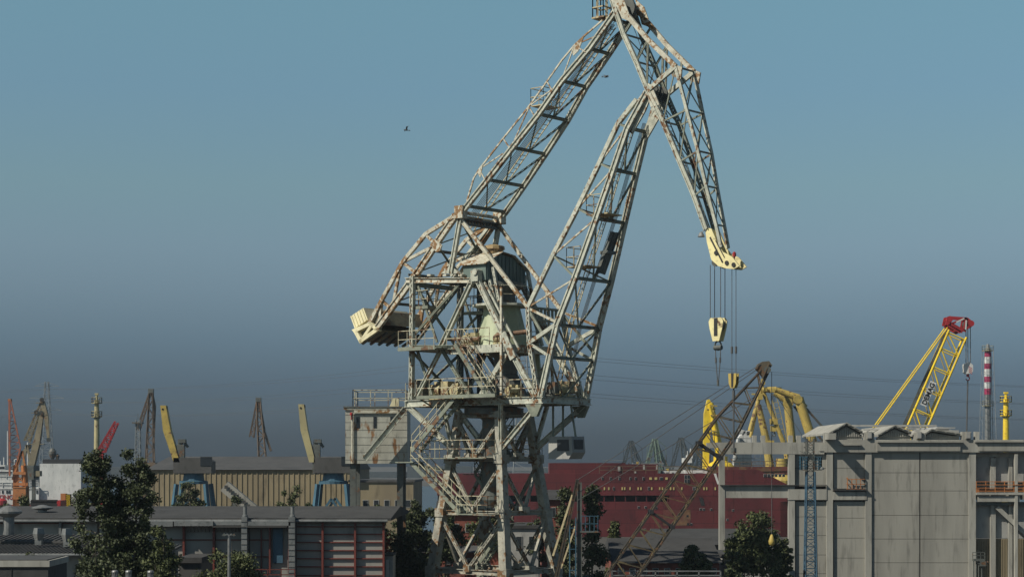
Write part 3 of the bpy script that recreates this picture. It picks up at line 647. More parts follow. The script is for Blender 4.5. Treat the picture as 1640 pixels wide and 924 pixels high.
for q in ((1147, 405), (1164, 421), (1175, 424)): c = T(q[0], q[1], .44); m.tube(c - WV * .04, c + WV * .03, .13, n=12)
cp('bolt_and_slot', m, 'black', fly)
m = MB()
for q in ((1146, 420), (1160, 424), (1175, 425)):
    for w in (-.15, .15): c = G(*Q(q[0], q[1], w)); m.tube(c - WV * .05, c + WV * .05, .24, n=16)
cp('sheave', m, 'steel_dark', fly)
c = T(1176, 411, .2); cp('warning_lamp', MB().lathe(c, [(.05, -.25), (.05, 0), (.11, 0), (.11, .2), (.04, .28)], 10), 'red', fly)
c = T(1123, 372, .5); cp('floodlight', MB().lathe(c - Z * .28, [(.2, 0), (.2, .05), (.1, .25), (.04, .3)], 12).beam(c, T(1131, 368, .45), .04, .04), 'galv', fly)

# ropes to the hooks (vertical)
bx = Q(1150, 512, 0); tip = Q(1151, 424, 0)
hbz = bx[2]; jb = bx[0]
# ropes down from the jib head
for dj, dw in ((-.42, -.18), (-.32, .12), (.30, -.18), (.40, .12)):
    cp('hoist_rope', MB().tube(G(jb + dj, dw, tip[2]), G(jb + dj, dw, hbz), .022, n=6), 'rope', fly)
hook = thing('hook_block', 'pale yellow pear-shaped hook block hanging on four ropes from the tall lattice crane', 'hook block', G(jb, 0, hbz - 3.3))
m = MB(); 
def hb_(j, z, w): return G(jb + j, w, hbz + z)
pear = [(-.50, -.1), (-.38, .10), (.38, .10), (.50, -.1), (.46, -.42), (.22, -1.25), (-.22, -1.25), (-.46, -.42)]
for w in (-.24, .16): m.prism([hb_(j, z, w) for j, z in pear], WV * .08)
obj('housing', m, 'headyellow', hook)
obj('slot', MB().prism([hb_(-.12, .08, -.262), hb_(.12, .08, -.262), hb_(.12, -.95, -.262), hb_(-.12, -.95, -.262)], WV * .02), 'black', hook)
m = MB()
for w in (-.07, .07): c = hb_(0, -.3, w); m.tube(c - WV * .05, c + WV * .05, .42, n=20)
obj('sheave', m, 'steel_dark', hook)
m = MB(); ring_ = [hb_(.22 * math.cos(a), -1.5 + .26 * math.sin(a), 0) for a in [i * math.pi / 7 for i in range(15)]]; m.path(ring_, .05, 6)
m.tube(hb_(-.25, -1.62, 0), hb_(.25, -1.62, 0), .14, n=10)
obj('shackle', m, 'steel_dark', hook)
for s in (-1, 1):
    obj('wire_sling', MB().path([hb_(s * .18, -1.65, 0), hb_(s * .15, -2.4, 0), hb_(s * .03, -3.6, 0)], .028, 6).tube(hb_(s * .15, -2.2, 0), hb_(s * .14, -2.5, 0), .06, n=6), 'rope', hook)
obj('hook_weight', MB().tube(hb_(0, -3.5, 0), hb_(0, -3.85, 0), .07, n=8), 'steel_dark', hook)
# second hoist
b2 = Q(1171, 598, 0); t2 = Q(1175, 424, 0); j2 = t2[0]
for dj in (-.12, .16): cp('hoist_rope', MB().path([G(t2[0] + dj, 0, t2[2]), G(j2 + dj, 0, b2[2])], .018, 6).tube(G(j2 + dj, 0, b2[2] + 1.55), G(j2 + dj, 0, b2[2] + 1.15), .07, n=8), 'rope', fly)
hk = thing('auxiliary_hook', 'small yellow and black hook weight on long twin ropes, right of the pear-shaped hook block', 'hook block', G(j2, 0, b2[2] - 4.6))
def h2(j, z, w): return G(j2 + j, w, b2[2] + z)
m = MB()
for w in (-.15, .09): m.prism([h2(-.28, 0, w), h2(.28, 0, w), h2(.24, -.6, w), h2(.12, -.85, w), h2(-.12, -.85, w), h2(-.24, -.6, w)], WV * .06)
obj('housing', m, 'yellow', hk); c = h2(0, -.3, 0); obj('sheave', MB().tube(c - WV * .06, c + WV * .06, .24, n=14), 'black', hk)
obj('cover_stripe', MB().prism([h2(-.08, .01, -.162), h2(.10, .01, -.162), h2(.06, -.8, -.162), h2(-.06, -.8, -.162)], WV * .01), 'black', hk)
obj('pendant_chain', MB().tube(h2(0, -.8, 0), h2(0, -4.4, 0), .05, n=6).tube(h2(0, -1.0, 0), h2(0, -1.5, 0), .09, n=8), 'rope', hk)
obj('hook', MB().tube(h2(0, -4.3, 0), h2(0, -4.6, 0), .16, n=10).path([h2(.2 * math.sin(a), -4.75 - .2 * math.cos(a) * -1 - .1, 0) for a in [i * math.pi / 6 for i in range(9)]], .05), 'steel_dark', hk)

MB.TH = 1.0

# ------------------------------------------------------------------ haze: one box of thin air round the yard
hz = bpy.data.materials.new('haze_air'); hz.use_nodes = True; t = hz.node_tree; t.nodes.clear()
pv = t.nodes.new('ShaderNodeVolumePrincipled'); pv.inputs['Color'].default_value = (.62, .74, .86, 1); pv.inputs['Density'].default_value = .00013
mo = t.nodes.new('ShaderNodeOutputMaterial'); t.links.new(pv.outputs[0], mo.inputs['Volume'])
M['haze'] = hz
tag(obj('haze', MB().box(-1000, 1000, -250, 1700, -1, 60), 'haze'), kind='stuff')

# ================================================================== concrete hall on the right
D0 = 150.0
def X(px, D=D0): return (px - 820) * D / F
def Zz(py, D=D0): return CH + (HZ - py) * D / F
def bx(m, x0, y0, x1, y1, near, far, D=D0):   # rectangle of photo pixels measured at distance D, from depth near to far
    return m.box(X(x0, D), X(x1, D), near, far, Zz(y1, D), Zz(y0, D))
def bz(m, x0, y0, x1, zlow, near, far, D=D0): return m.box(X(x0, D), X(x1, D), near, far, zlow, Zz(y0, D))
hall = thing('concrete_hall', 'big grey precast concrete hall with gabled roof bays and an open column frame', 'building', (X(1480), D0 + 5, 0))
def hc(name, m, mat, label=None, parent=None): return obj(name, m, mat, parent or hall, label=label)
# main body behind the facade
hc('wall', bz(MB(), 1332, 722, 1388, 0, 150.72, 151), 'panel')
for (a, b) in ((1395, 1473), (1475, 1553)):
    ys = [724, 757, 786, 825, 863, 901]
    for i, y in enumerate(ys):
        m = MB(); y1 = ys[i + 1] - .6 if i < 5 else 950
        bx(m, a, y, b, y1, 150.15, 150.8) if i < 5 else bz(m, a, y, b, 0, 150.15, 150.8)
        hc('wall_panel', m, 'panel')
for i, (y, y1) in enumerate(((724, 749), (749.6, 782), (803, 829), (829.6, 861), (861.6, 893), (893.6, 950))):
    hc('wall_panel', bx(MB(), 1336, y, 1386, y1, 150.22, 150.7), 'panel')
for i, (y, y1) in enumerate(((726, 749), (749.6, 778), (803, 827), (827.6, 857), (857.6, 888), (888.6, 918), (918.6, 950))):
    hc('wall_panel', bx(MB(), 1275, y, 1324, y1, 150.22, 150.7), 'panel')
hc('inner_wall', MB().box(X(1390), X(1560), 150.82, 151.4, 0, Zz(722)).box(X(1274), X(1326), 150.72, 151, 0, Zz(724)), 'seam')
for (a, b, d) in ((1386, 1396, 150), (1552, 1563, 150), (1324, 1334, 150), (1263, 1273, 150), (1152, 1161, 150), (1474 - 1.3, 1474 + 1.3, 150.3)):
    hc('column', bz(MB(), a, 724, b, 0, d, d + .55), 'concrete' if b - a > 4 else 'seam')
# fascia beams with raised blocks
m = MB(); bx(m, 1320, 704, 1640 + 120, 724, 149.9, 150.5); bx(m, 1312, 712, 1320, 722, 149.92, 150.5)
hc('fascia_beam', m, 'concrete')
m = MB(); bx(m, 1404, 709, 1537, 722, 149.78, 149.9); bx(m, 1404, 706, 1540, 708.5, 149.6, 149.9); bx(m, 1345, 711, 1378, 713, 149.7, 149.9); bx(m, 1567, 709, 1720, 722, 149.78, 149.9); bx(m, 1560, 706, 1700, 708, 149.6, 149.9)
hc('fascia_panel', m, 'panel')
hc('beam', bx(MB(), 1152, 708, 1320, 727, 149.98, 150.6), 'concrete')
hc('beam', bx(MB(), 1153, 777, 1264, 797, 150.05, 150.6), 'concrete')
hc('beam', bx(MB(), 1262, 783, 1324, 800, 149.95, 150.5), 'concrete')
hc('beam', bx(MB(), 1334, 787, 1388, 800, 149.95, 150.5), 'concrete')
hc('cable_tray', bx(bx(MB(), 1153, 776, 1324, 777, 149.8, 150.05), 1334, 783, 1388, 785, 149.7, 150.3), 'seam')
for x in (1205, 1219, 1263, 1276): hc('upstand', bx(MB(), x, 697, x + 7, 708, 150.05, 150.45), 'concrete')
hc('corbel', MB().prism([(X(1152), 150.02, Zz(717)), (X(1132), 150.02, Zz(717)), (X(1132), 150.02, Zz(709)), (X(1152), 150.02, Zz(708))], (0, .5, 0)), 'concrete')
hc('cantilever_beam', bx(MB(), 1321, 694, 1333, 704, 148.3, 149.93), 'concrete')
# parapet posts, with a dark slot in each lantern
for x in (1320, 1384, 1394, 1464, 1476, 1541, 1548, 1562):
    hc('parapet_post', bx(MB(), x, 693 if x < 1540 else 691, x + 6, 704, 149.95, 150.6), 'concrete')
for x in (1391.5, 1471, 1549.5):
    p = hc('vent_block', bx(MB(), x - 4, 691, x + 5, 703, 149.8, 150.7), 'concrete'); hc('opening', bx(MB(), x - 2.5, 702.0, x + 3.5, 703.5, 149.75, 149.8), 'black', parent=p)
    hc('front_plate', bx(MB(), x - 2.5, 692, x + 3.5, 701.5, 149.74, 149.8), 'panelpale', parent=p)
# gabled roof bays running back
def gable(xa, xm, xb, ytop, yl, yr):
    a, t_, b = (X(xa), Zz(yl)), (X(xm), Zz(ytop)), (X(xb), Zz(yr)); lo = Zz(704)
    g = hc('gable', MB().prism([(a[0], 150.45, lo), (b[0], 150.45, lo), (b[0], 150.45, b[1] - .1), (t_[0], 150.45, t_[1] - .12), (a[0], 150.45, a[1] - .1)], (0, .3, 0)), 'panel')
    m = MB(); n = 15
    for i in range(n):
        f = (i + .5) / n; x = a[0] + (b[0] - a[0]) * f
        top = a[1] + (t_[1] - a[1]) * (x - a[0]) / (t_[0] - a[0]) if x < t_[0] else t_[1] + (b[1] - t_[1]) * (x - t_[0]) / (b[0] - t_[0])
        m.box(x - .055, x + .055, 150.36, 150.45, lo + .25, max(lo + .3, top - .18 - .06 * rnd.random()))
    hc('gable_rib', m, 'concrete', parent=g)
    m = MB()
    for p, q in ((a, t_), (t_, b)):
        m.prism([(p[0], 150.1, p[1]), (q[0], 150.1, q[1]), (q[0], 150.1, q[1] + .16), (p[0], 150.1, p[1] + .16)], (0, 14, 0))
    hc('roof', m, 'concrete')
    m = MB()
    for p, q in ((a, t_), (t_, b)):
        for i in range(3): 
            f = (i + .5) / 3; m.cbox((p[0] + (q[0] - p[0]) * f, 150.06, p[1] + (q[1] - p[1]) * f + .12), .12, .12, .12)
        m.beam((p[0], 150.03, p[1] + .16), (q[0], 150.03, q[1] + .16), .07, .08)
    hc('roof_edge_trim', m, 'concrete')
gable(1328, 1356, 1382, 680, 696, 694)
gable(1406, 1434, 1460, 684, 699, 695)
gable(1482, 1492, 1538, 690, 697, 697)
m = MB()
for (x0, y0, x1, y1, d) in ((1366, 680, 1500, 683, 158), (1384, 687, 1520, 688.5, 154), (1452, 684, 1530, 686, 160), (1466, 688.5, 1536, 693, 153.5)):
    m.box(X(x0, d), X(x1, d), d, d + .5, Zz(y1, d), Zz(y0, d))
hc('roof_ridge', m, 'panelpale')
hc('roof', MB().prism([(X(1500), 154, Zz(698)), (X(1560), 154, Zz(698)), (X(1558), 154, Zz(692)), (X(1528), 154, Zz(681.5)), (X(1520), 154, Zz(681.5))], (0, 8, 0)), 'panelpale')
hc('roof_deck', MB().box(X(1328), X(1760), 150.6, 190, Zz(708), Zz(705)), 'roofgrey')
# orange cage on the ledge
cage = thing('orange_site_cage', 'small orange barrier cage on the ledge in the shaded bay of the concrete hall', 'barrier', (X(1371), 150.6, Zz(783)))
m = MB().rail([(X(1357), 149.9, Zz(783)), (X(1385), 149.9, Zz(783)), (X(1385), 150.4, Zz(783))], .8, .35, .025, (.0, .5)).rail([(X(1357), 149.9, Zz(783)), (X(1357), 150.4, Zz(783))], .9, .5, .03, (0, .5))
obj('frame', m, 'orange', cage)
obj('board', MB().box(X(1361), X(1383), 150.4, 150.44, Zz(782), Zz(768)), 'pale_yellow', cage)
obj('sign', MB().box(X(1369), X(1378), 150.36, 150.4, Zz(774), Zz(771)), 'orange', cage)
# open bay at the right edge: deep recess, columns, crane beam, diagonal
m = MB()
for i, x in enumerate((1564, 1598, 1628, 1660)): bx(m, x, 731, x + 31.6, 772, 150.75, 150.95)
hc('wall_panel', m, 'panelpale')
hc('inner_wall', bx(MB(), 1562, 724, 1760, 800, 151.0, 151.3), 'panel')
hc('wall_panel', bz(MB(), 1562, 806, 1760, Zz(862), 150.78, 151), 'panelpale')
cw = MB(); bz(cw, 1562, 863, 1760, 0, 150.8, 151); n = 70
for i in range(n): x = X(1562) + (X(1760) - X(1562)) * i / n; cw.box(x, x + .07, 150.74, 150.8, 0, Zz(863))
hc('corrugated_wall', cw, 'beige')
for (a, b, d) in ((1589, 1597, 150.45), (1618, 1624, 150.45)): hc('column', bz(MB(), a, 733, b, 0, d, d + .29), 'concrete')
hc('column', bz(MB(), 1624.5, 727, 1629, 0, 149.8, 150.2), 'concrete')
hc('beam', bx(MB(), 1563, 724.3, 1760, 731, 150.6, 150.74), 'concrete')
hc('crane_beam', bx(bx(MB(), 1566, 794, 1633, 803, 149.9, 150.43), 1563, 788, 1760, 792, 149.75, 150.43), 'concrete')
hc('deep_beam', bx(MB(), 1563, 803.3, 1760, 809, 150.2, 150.44), 'steel_dark')
hc('diagonal_strut', MB().beam((X(1598), 150.3, Zz(812)), (X(1652), 150.3, Zz(862)), .2, .35, (0, 1, 0)), 'concrete')
orail = MB(); 
for y in (771, 776, 781, 786): orail.beam((X(1563), 149.85, Zz(y)), (X(1760), 149.85, Zz(y)), .05, .06 if y != 776 else .2)
for i in range(14): x = X(1563) + i * .75; orail.beam((x, 149.85, Zz(789)), (x, 149.85, Zz(770)), .05, .05); 
orail.beam((X(1563), 150.1, Zz(786.5)), (X(1760), 150.1, Zz(786.5)), .4, .1)
solo('guard_rail', orail, 'orange', (X(1640), 149.85, Zz(788)), 'long orange guard rail on the gantry beam of the open bay at the right edge', 'railing')
# pipe rack machine in the recess
m = MB().rail([(X(1553), 149, Zz(893)), (X(1572), 149, Zz(893))], .5, .3).box(X(1554), X(1572), 148.9, 149.4, Zz(897), Zz(893.5)).tube((X(1562), 149.1, Zz(901)), (X(1578), 149.1, Zz(899)), .12)
for x in (1555, 1559, 1563, 1568): m.tube((X(x), 149.1, 0), (X(x), 149.1, Zz(896)), .05)
m.cbox((X(1569), 149.1, Zz(901)), .5, .4, .4)
solo('valve_rack', m, 'steel_dark', (X(1562), 149.1, 0), 'dark pipe and valve rack standing before the corrugated wall of the open bay', 'pipework')

# ------------------------------------------------------------------ blue lattice mast before the hall
D1 = 142.0
mast = thing('lattice_mast', 'slender blue lattice mast with work platforms and antennas in front of the concrete hall', 'mast', (X(1298, D1), D1, 0))
def mx(px): return X(px, D1)
zb, zt_ = Zz(924, D1), Zz(755, D1)
def mc(z, k): 
    h = .30 + (zt_ - z) * .016; c = ((-1, -1), (1, -1), (1, 1), (-1, 1))[k]
    if z > zt_: h = .24
    return V((mx(1298) + c[0] * h, D1 + c[1] * h, z))
lo_, up_ = MB(), MB()
for k in range(4):
    lo_.beam(mc(0, k), mc(zt_, k), .09, .09); up_.beam(mc(zt_ + .01, k), mc(Zz(702, D1), k), .06, .06)
z = 0; i = 0
while z < zt_ - .3:
    st = .55
    for k in range(4):
        a, b = mc(z, k), mc(z + st, (k + 1) % 4)
        lo_.beam(a, b, .045, .045) if i % 2 else lo_.beam(mc(z, (k + 1) % 4), mc(z + st, k), .045, .045)
        lo_.beam(mc(z, k), mc(z, (k + 1) % 4), .04, .04)
    z += st; i += 1
z = zt_
while z < Zz(706, D1):
    for k in range(4): up_.beam(mc(z + .01, k), mc(z + .4, (k + 1) % 4), .04, .04); up_.beam(mc(z + .01, k), mc(z + .01, (k + 1) % 4), .04, .04)
    z += .4
obj('lower_shaft', lo_, 'blue', mast); obj('upper_shaft', up_, 'steel_dark', mast)
for s in (-1, 1):
    xc = mx(1298 + s * 11)
    d = obj('work_platform', MB().box(xc - .25, xc + .25, D1 - .5, D1 + .5, Zz(753, D1), Zz(751.5, D1)), 'steel_dark', mast)
    obj('cage', MB().rail([(xc - .24, D1 - .48, Zz(751.5, D1)), (xc + .24, D1 - .48, Zz(751.5, D1)), (xc + .24, D1 + .48, Zz(751.5, D1)), (xc - .24, D1 + .48, Zz(751.5, D1)), (xc - .24, D1 - .48, Zz(751.5, D1))], .95, .24, .03, (.25, .5, .75)), 'bluebright', d)
m = MB().beam((mx(1290), D1, Zz(755, D1)), (mx(1290), D1, Zz(700, D1)), .04, .04).beam((mx(1298), D1, Zz(706, D1)), (mx(1298), D1, Zz(699, D1)), .05, .05)
for y in (700, 708, 716, 724): m.cbox((mx(1289), D1, Zz(y, D1)), .12, .2, .1)
m.beam((mx(1296), D1 - .3, Zz(730, D1)), (mx(1280), D1 - .3, Zz(722, D1)), .03, .03).beam((mx(1296), D1 - .3, Zz(738, D1)), (mx(1279), D1 - .3, Zz(727, D1)), .03, .03)
obj('antenna', m, 'steel_dark', mast)
obj('floodlight', MB().lathe((mx(1315), D1 - .5, Zz(752, D1)), [(.06, 0), (.16, .03), (.16, .12), (.05, .22)], 10).beam((mx(1310), D1 - .4, Zz(749, D1)), (mx(1315), D1 - .5, Zz(749, D1)), .03, .03), 'galv', mast)

# ================================================================== mobile lattice crane (dark boom)
DM = 112.0
mob = thing('lattice_boom_crane', 'dark rust-brown lattice boom crane leaning up to the right before the red ship', 'crane', (X(905, DM), DM, 0))
ba, bb = P(958, 975, DM), P(1228, 590, DM + 2)
bd = (bb - ba).normalized(); bn = V((0, 1, 0)); bs_ = bd.cross(bn).normalized()
def bp_(f, a, b): # f 0..1 along, a across in picture, b in depth (unit half sizes)
    h = .78 * min(1, (1 - f) * 3.2 + .22) * (1.0 if f > .12 else .35 + f * 5.4)
    return ba + (bb - ba) * f + bs_ * a * h + bn * b * h
fs = [i / 30 for i in range(31)]
for a in (-1, 1):
    for b in (-1, 1):
        m = MB()
        for f0, f1 in zip(fs, fs[1:]): m.beam(bp_(f0, a, b), bp_(f1, a, b), .10, .10)
        obj('chord', m, 'darklattice', mob)
m = MB()
for i in range(30):
    f0, f1 = fs[i], fs[i + 1]; s = 1 if i % 2 else -1
    for b in (-1, 1): m.beam(bp_(f0, s, b), bp_(f1, -s, b), .055, .055)
    for a in (-1, 1): m.beam(bp_(f0, a, -s), bp_(f1, a, s), .05, .05)
obj('lacing', m, paint('ochre_lacing', (.13, .10, .045), (.07, .05, .03), .1), mob)
for f in (.02, .37, .655):
    m = MB()
    for a, b in (((-1, -1), (1, -1)), ((1, -1), (1, 1)), ((1, 1), (-1, 1)), ((-1, 1), (-1, -1))): m.beam(bp_(f, *a), bp_(f, *b), .12, .12)
    for a in (-1, 1):
        for b in (-1, 1): m.cbox(bp_(f, a, b), .24, .24, .24)
    obj('section_joint', m, 'black', mob)
hd = bb
m = MB().prism([P(x, y, DM + 1.7) for x, y in ((1211, 590), (1214, 583), (1221, 579), (1232, 578), (1237, 585), (1234, 589), (1229, 602), (1224, 606), (1217, 597))], (0, .6, 0)).beam(P(1221, 606, DM + 1.6), P(1232, 582, DM + 1.6), .06, .14)
obj('boom_head', m, paint('rusty_boom_head', (.13, .11, .075), (.08, .065, .045), .15), mob)
m = MB()
for y in (-.45, .38): m.tube(P(1229, 592, DM + 2 + y), P(1229, 592, DM + 2.08 + y), .22, n=18)
obj('sheave', m, 'steel_dark', mob)
m = MB(); PM = P(925, 790, DM - 1)
m.tube(bp_(.9, -1, 0), PM + V((0, 0, -.4)), .022, n=5); m.tube(hd + V((-.5, .3, .0)), PM, .022, n=5); m.tube(hd + V((-.4, -.3, .25)), P(925, 768, DM - 1), .022, n=5)
obj('pendant_rope', m, 'rope', mob)
obj('hoist_rope', MB().tube(hd + V((.30, 0, -.2)), V((hd.x + .30, hd.y, Zz(858, DM))), .02, n=5), 'rope', mob)
# its body: crawler tracks, house, mast (mostly below the frame)
q = V((X(905, DM), DM, 0))
for s in (-1, 1):
    y = DM + s * 1.5
    tr = obj('crawler_track', MB().prism([(q.x - 2.6, y - .35, .35), (q.x - 2.2, y - .35, 0), (q.x + 2.2, y - .35, 0), (q.x + 2.6, y - .35, .35), (q.x + 2.4, y - .35, .85), (q.x - 2.4, y - .35, .85)], (0, .7, 0)), 'black', mob)
obj('machine_house', MB().prism([(q.x - 3.0, DM - 1.3, 1.1), (q.x + 1.2, DM - 1.3, 1.1), (q.x + 1.2, DM - 1.3, 2.2), (q.x + .6, DM - 1.3, 3.0), (q.x - 2.6, DM - 1.3, 3.0), (q.x - 3.0, DM - 1.3, 2.6)], (0, 2.6, 0)), 'yellow', mob)
obj('mast', MB().laced((q.x - .6, DM - .9, 2.9), P(925, 768, DM - 1), .2, .2, (0, 1, 0)).laced((q.x - .6, DM + .9, 2.9), P(925, 768, DM - 1), .2, .2, (0, 1, 0)), 'darklattice', mob)
obj('boom_foot', MB().beam((q.x + .8, DM - .6, 1.6), ba + V((0, -.3, 0)), .25, .3).beam((q.x + .8, DM + .6, 1.6), ba + V((0, .3, 0)), .25, .3), 'darklattice', mob)
mb_ = thing('ball_hook', 'yellow ball weight on a single thin rope in front of the dark tree', 'hook block', V((hd.x + .3, hd.y, Zz(878, DM))))
obj('weight', MB().lathe((hd.x + .3, hd.y, Zz(876, DM)), [(.05, 0), (.17, .1), (.2, .3), (.12, .52), (.05, .7)], 14), 'yellow', mb_, smooth=True)
obj('hook', MB().path([V((hd.x + .3 + .1 * math.sin(a), hd.y, Zz(881, DM) - .1 * math.cos(a) + .1)) for a in [i * math.pi / 5 for i in range(8)]], .025), 'steel_dark', mb_)

# ================================================================== yellow bright crane with red head
DD = 255.0
dem = thing('mobile_crane', 'bright yellow lattice boom crane with a red head rising behind the concrete hall', 'crane', (X(1425, DD), DD, 0))
da, db = P(1440, 745, DD), P(1531, 535, DD); dd = (db - da).normalized(); ds = V((dd.z, 0, -dd.x)); L_ = (db - da).length
def dp(f, a, b): return da + (db - da) * f + ds * a * 1.28 + V((0, 1, 0)) * b * 1.1
for a in (-1, 1):
    for b in (-1, 1): obj('chord', MB().tube(dp(-.5, a, b), dp(1, a, b), .16, n=8), 'yellow_bright', dem)
lv_ = [-.42, -.28, -.14, 0, .12, .25, .40, .56, .72, .86, .98]
for i, f in enumerate(lv_):
    m = MB(); m.tube(dp(f, -1, -1), dp(f, 1, -1), .1, n=6); m.tube(dp(f, -1, 1), dp(f, 1, 1), .08, n=6); m.tube(dp(f, -1, -1), dp(f, -1, 1), .08, n=6); m.tube(dp(f, 1, -1), dp(f, 1, 1), .08, n=6)
    obj('crossbar', m, 'yellow_bright', dem)
    if i + 1 < len(lv_):
        g = lv_[i + 1]
        obj('brace', MB().tube(dp(f, 1, -1), dp(g, -1, -1), .09, n=6), 'yellow_bright', dem)
        obj('brace', MB().tube(dp(f, 1, 1), dp(g, -1, 1), .07, n=6), 'yellow', dem)
obj('walkway', MB().beam(dp(.15, -1.25, -.2), dp(1, -1.05, -.2), .5, .07), 'steel_dark', dem)
H = lambda x, y: P(x, y, DD)
m = MB()
for y in (-1.1, .9):
    o_ = V((0, y, 0))
    for a, b, w in (((1518, 519), (1538, 531), .55), ((1518, 509), (1515, 522), .7), ((1515, 522), (1535, 533), .35), ((1518, 509), (1545, 511), .28), ((1545, 511), (1541, 532), .42), ((1522, 519), (1545, 510), .25), ((1545, 511), (1554, 518), .35), ((1541, 530), (1553, 521), .3)):
        m.beam(H(*a) + o_, H(*b) + o_, .22, w, (0, 1, 0))
    c = H(1518, 512) + o_; m.tube(c - V((0, .15, 0)), c + V((0, .15, 0)), .42, n=14)
    c = H(1552, 519) + o_; m.tube(c - V((0, .15, 0)), c + V((0, .15, 0)), .42, n=14)
for q_ in ((1518, 512), (1545, 512), (1552, 519), (1530, 530)): m.tube(H(*q_) - V((0, 1.1, 0)), H(*q_) + V((0, 1, 0)), .14)
obj('boom_head', m, 'red', dem)
m = MB()
for a, b in (((1528, 517), (1541, 511)), ((1544, 514), (1543, 529))): m.beam(H(*a) + V((0, -1.24, 0)), H(*b) + V((0, -1.24, 0)), .03, .2, (0, 1, 0))
obj('white_marking', m, 'white', dem)
m = MB()
for w in (-.6, -.2, .2, .6): c = H(1549, 520) + V((0, w, 0)); m.tube(c - V((0, .08, 0)), c + V((0, .08, 0)), .55, n=18)
obj('sheave', m, 'steel_dark', dem)
for y in (-.9, .9):
    obj('pendant_bar', MB().tube(H(1516, 524) + V((0, y, 0)), H(1382, 710) + V((0, y, 0)), .09, n=6), 'yellow_bright', dem)
obj('hoist_rope', MB().tube(H(1547, 522), H(1547, 584), .06, n=5).tube(H(1550, 522), H(1550, 584), .06, n=5).tube(H(1554, 522), H(1554, 584), .06, n=5), 'rope', dem)
# nameplate
th = math.atan2(dd.z, dd.x)
pl_c = P(1483.5, 631, DD) + V((0, -1.35, 0))
ux, uy = V((dd.x, 0, dd.z)), V((-dd.z, 0, dd.x))
obj('name_board', MB().prism([pl_c - ux * 1.75 - uy * .42, pl_c + ux * 1.75 - uy * .42, pl_c + ux * 1.75 + uy * .42, pl_c - ux * 1.75 + uy * .42], (0, .06, 0)), 'white', dem)
me = textmesh('DEMAG', .92, .015); me.materials.append(M['black'])
to = bpy.data.objects.new('lettering', me); C.objects.link(to); to.parent = dem
to.location = pl_c + V((0, -.03, 0)) - wpos(dem); to.rotation_euler = Matrix((ux, uy, ux.cross(uy))).transposed().to_euler()
# carrier
cx_ = X(1425, DD)
obj('carrier', MB().box(cx_ - 5, cx_ + 6, DD - 1.5, DD + 1.5, 1.0, 1.8).box(cx_ - 3, cx_ + 3, DD - 1.5, DD + 1.5, 1.8, 4.2), 'yellow_bright', dem)
for i in range(4):
    for s in (-1, 1): obj('wheel', MB().tube((cx_ - 4 + i * 2.8, DD + s * 1.2, .7), (cx_ - 4 + i * 2.8, DD + s * 1.6, .7), .7, n=16), 'black', dem)
dh = thing('striped_hook_block', 'white hook block with red diagonal stripes hanging from the yellow and red crane', 'hook block', P(1550, 612, DD))
c = P(1550, 589, DD)
obj('housing', MB().prism([c + V((-.62, -.4, -.6)), c + V((-.3, -.4, -.85)), c + V((.4, -.4, -.75)), c + V((.62, -.4, -.5)), c + V((.62, -.4, .35)), c + V((.15, -.4, .8)), c + V((-.35, -.4, .6)), c + V((-.62, -.4, .5))], (0, .8, 0)), 'white', dh)
m = MB()
for i in range(4):
    z = .25 - i * .24; m.prism([c + V((.02, -.42, z)), c + V((.02, -.42, z - .1)), c + V((.5, -.42, z - .45)), c + V((.5, -.42, z - .35))], (0, .018, 0))
obj('stripe', m, 'red', dh)
obj('hook', MB().tube(c + V((0, 0, -.8)), c + V((0, 0, -1.2)), .2, n=10).path([c + V((.25 * math.sin(a), 0, -1.45 + .25 * math.cos(a))) for a in [i * math.pi / 6 for i in range(10)]], .07), 'red', dh)
obj('tag_line', MB().tube(c + V((0, 0, -1.7)), P(1548, 700, DD), .1, n=6), 'rope', dh)

# ================================================================== striped chimney
DC = 400.0
ch = thing('striped_chimney', 'tall slim silver chimney with purple-red and white bands inside a steel guy frame', 'chimney', (X(1582, DC), DC, 0))
def cylp(name, y0, y1, r, mat, r2=None): return obj(name, MB().tube(V((X(1582, DC), DC, Zz(y1, DC) if y1 < 9999 else 0)), V((X(1582, DC), DC, Zz(y0, DC))), r, r2, 20), mat, ch, smooth=False)
M['magenta'] = paint('purple_red_band', (.33, .02, .08), (.26, .02, .07), 0, sc=.5)
cylp('flue', 632, 9999, .66, 'galv'); cylp('tip', 551, 558, .45, 'galv', .3); cylp('flue', 558, 564, .6, 'galv')
ys = [564, 571.5, 582, 591, 603, 612, 622, 632]
for i in range(7): cylp('band', ys[i], ys[i + 1], .72, 'magenta' if i % 2 == 0 else 'white')
cx_ = X(1582, DC)
def ccc(y, k):
    h = .95 + (y - 560) * .0035; c = ((-1, -1), (1, -1), (1, 1), (-1, 1))[k]; return V((cx_ + c[0] * h, DC + c[1] * h, Zz(y, DC)))
m = MB()
for k in range(4):
    m.beam(ccc(560, k), ccc(815, k), .09, .09)
    for i, y in enumerate(range(560, 815, 12)):
        a, b = ccc(y, k), ccc(y + 12, (k + 1) % 4)
        if i % 2: m.beam(a, b, .04, .04)
        m.beam(ccc(y, k), ccc(y, (k + 1) % 4), .035, .035)
obj('guy_frame', m, 'pylon', ch)
for y in (562, 650):
    z = Zz(y, DC); d = obj('platform', MB().lathe((cx_, DC, z), [(1.25, 0), (1.25, .1), (.7, .1)], 12), 'pale_yellow', ch)
    obj('handrail', MB().rail([V((cx_ + 1.25 * math.cos(a), DC + 1.25 * math.sin(a), z)) for a in [i * math.pi / 4 for i in range(9)]], 1.1, 1), 'pale_yellow', d)

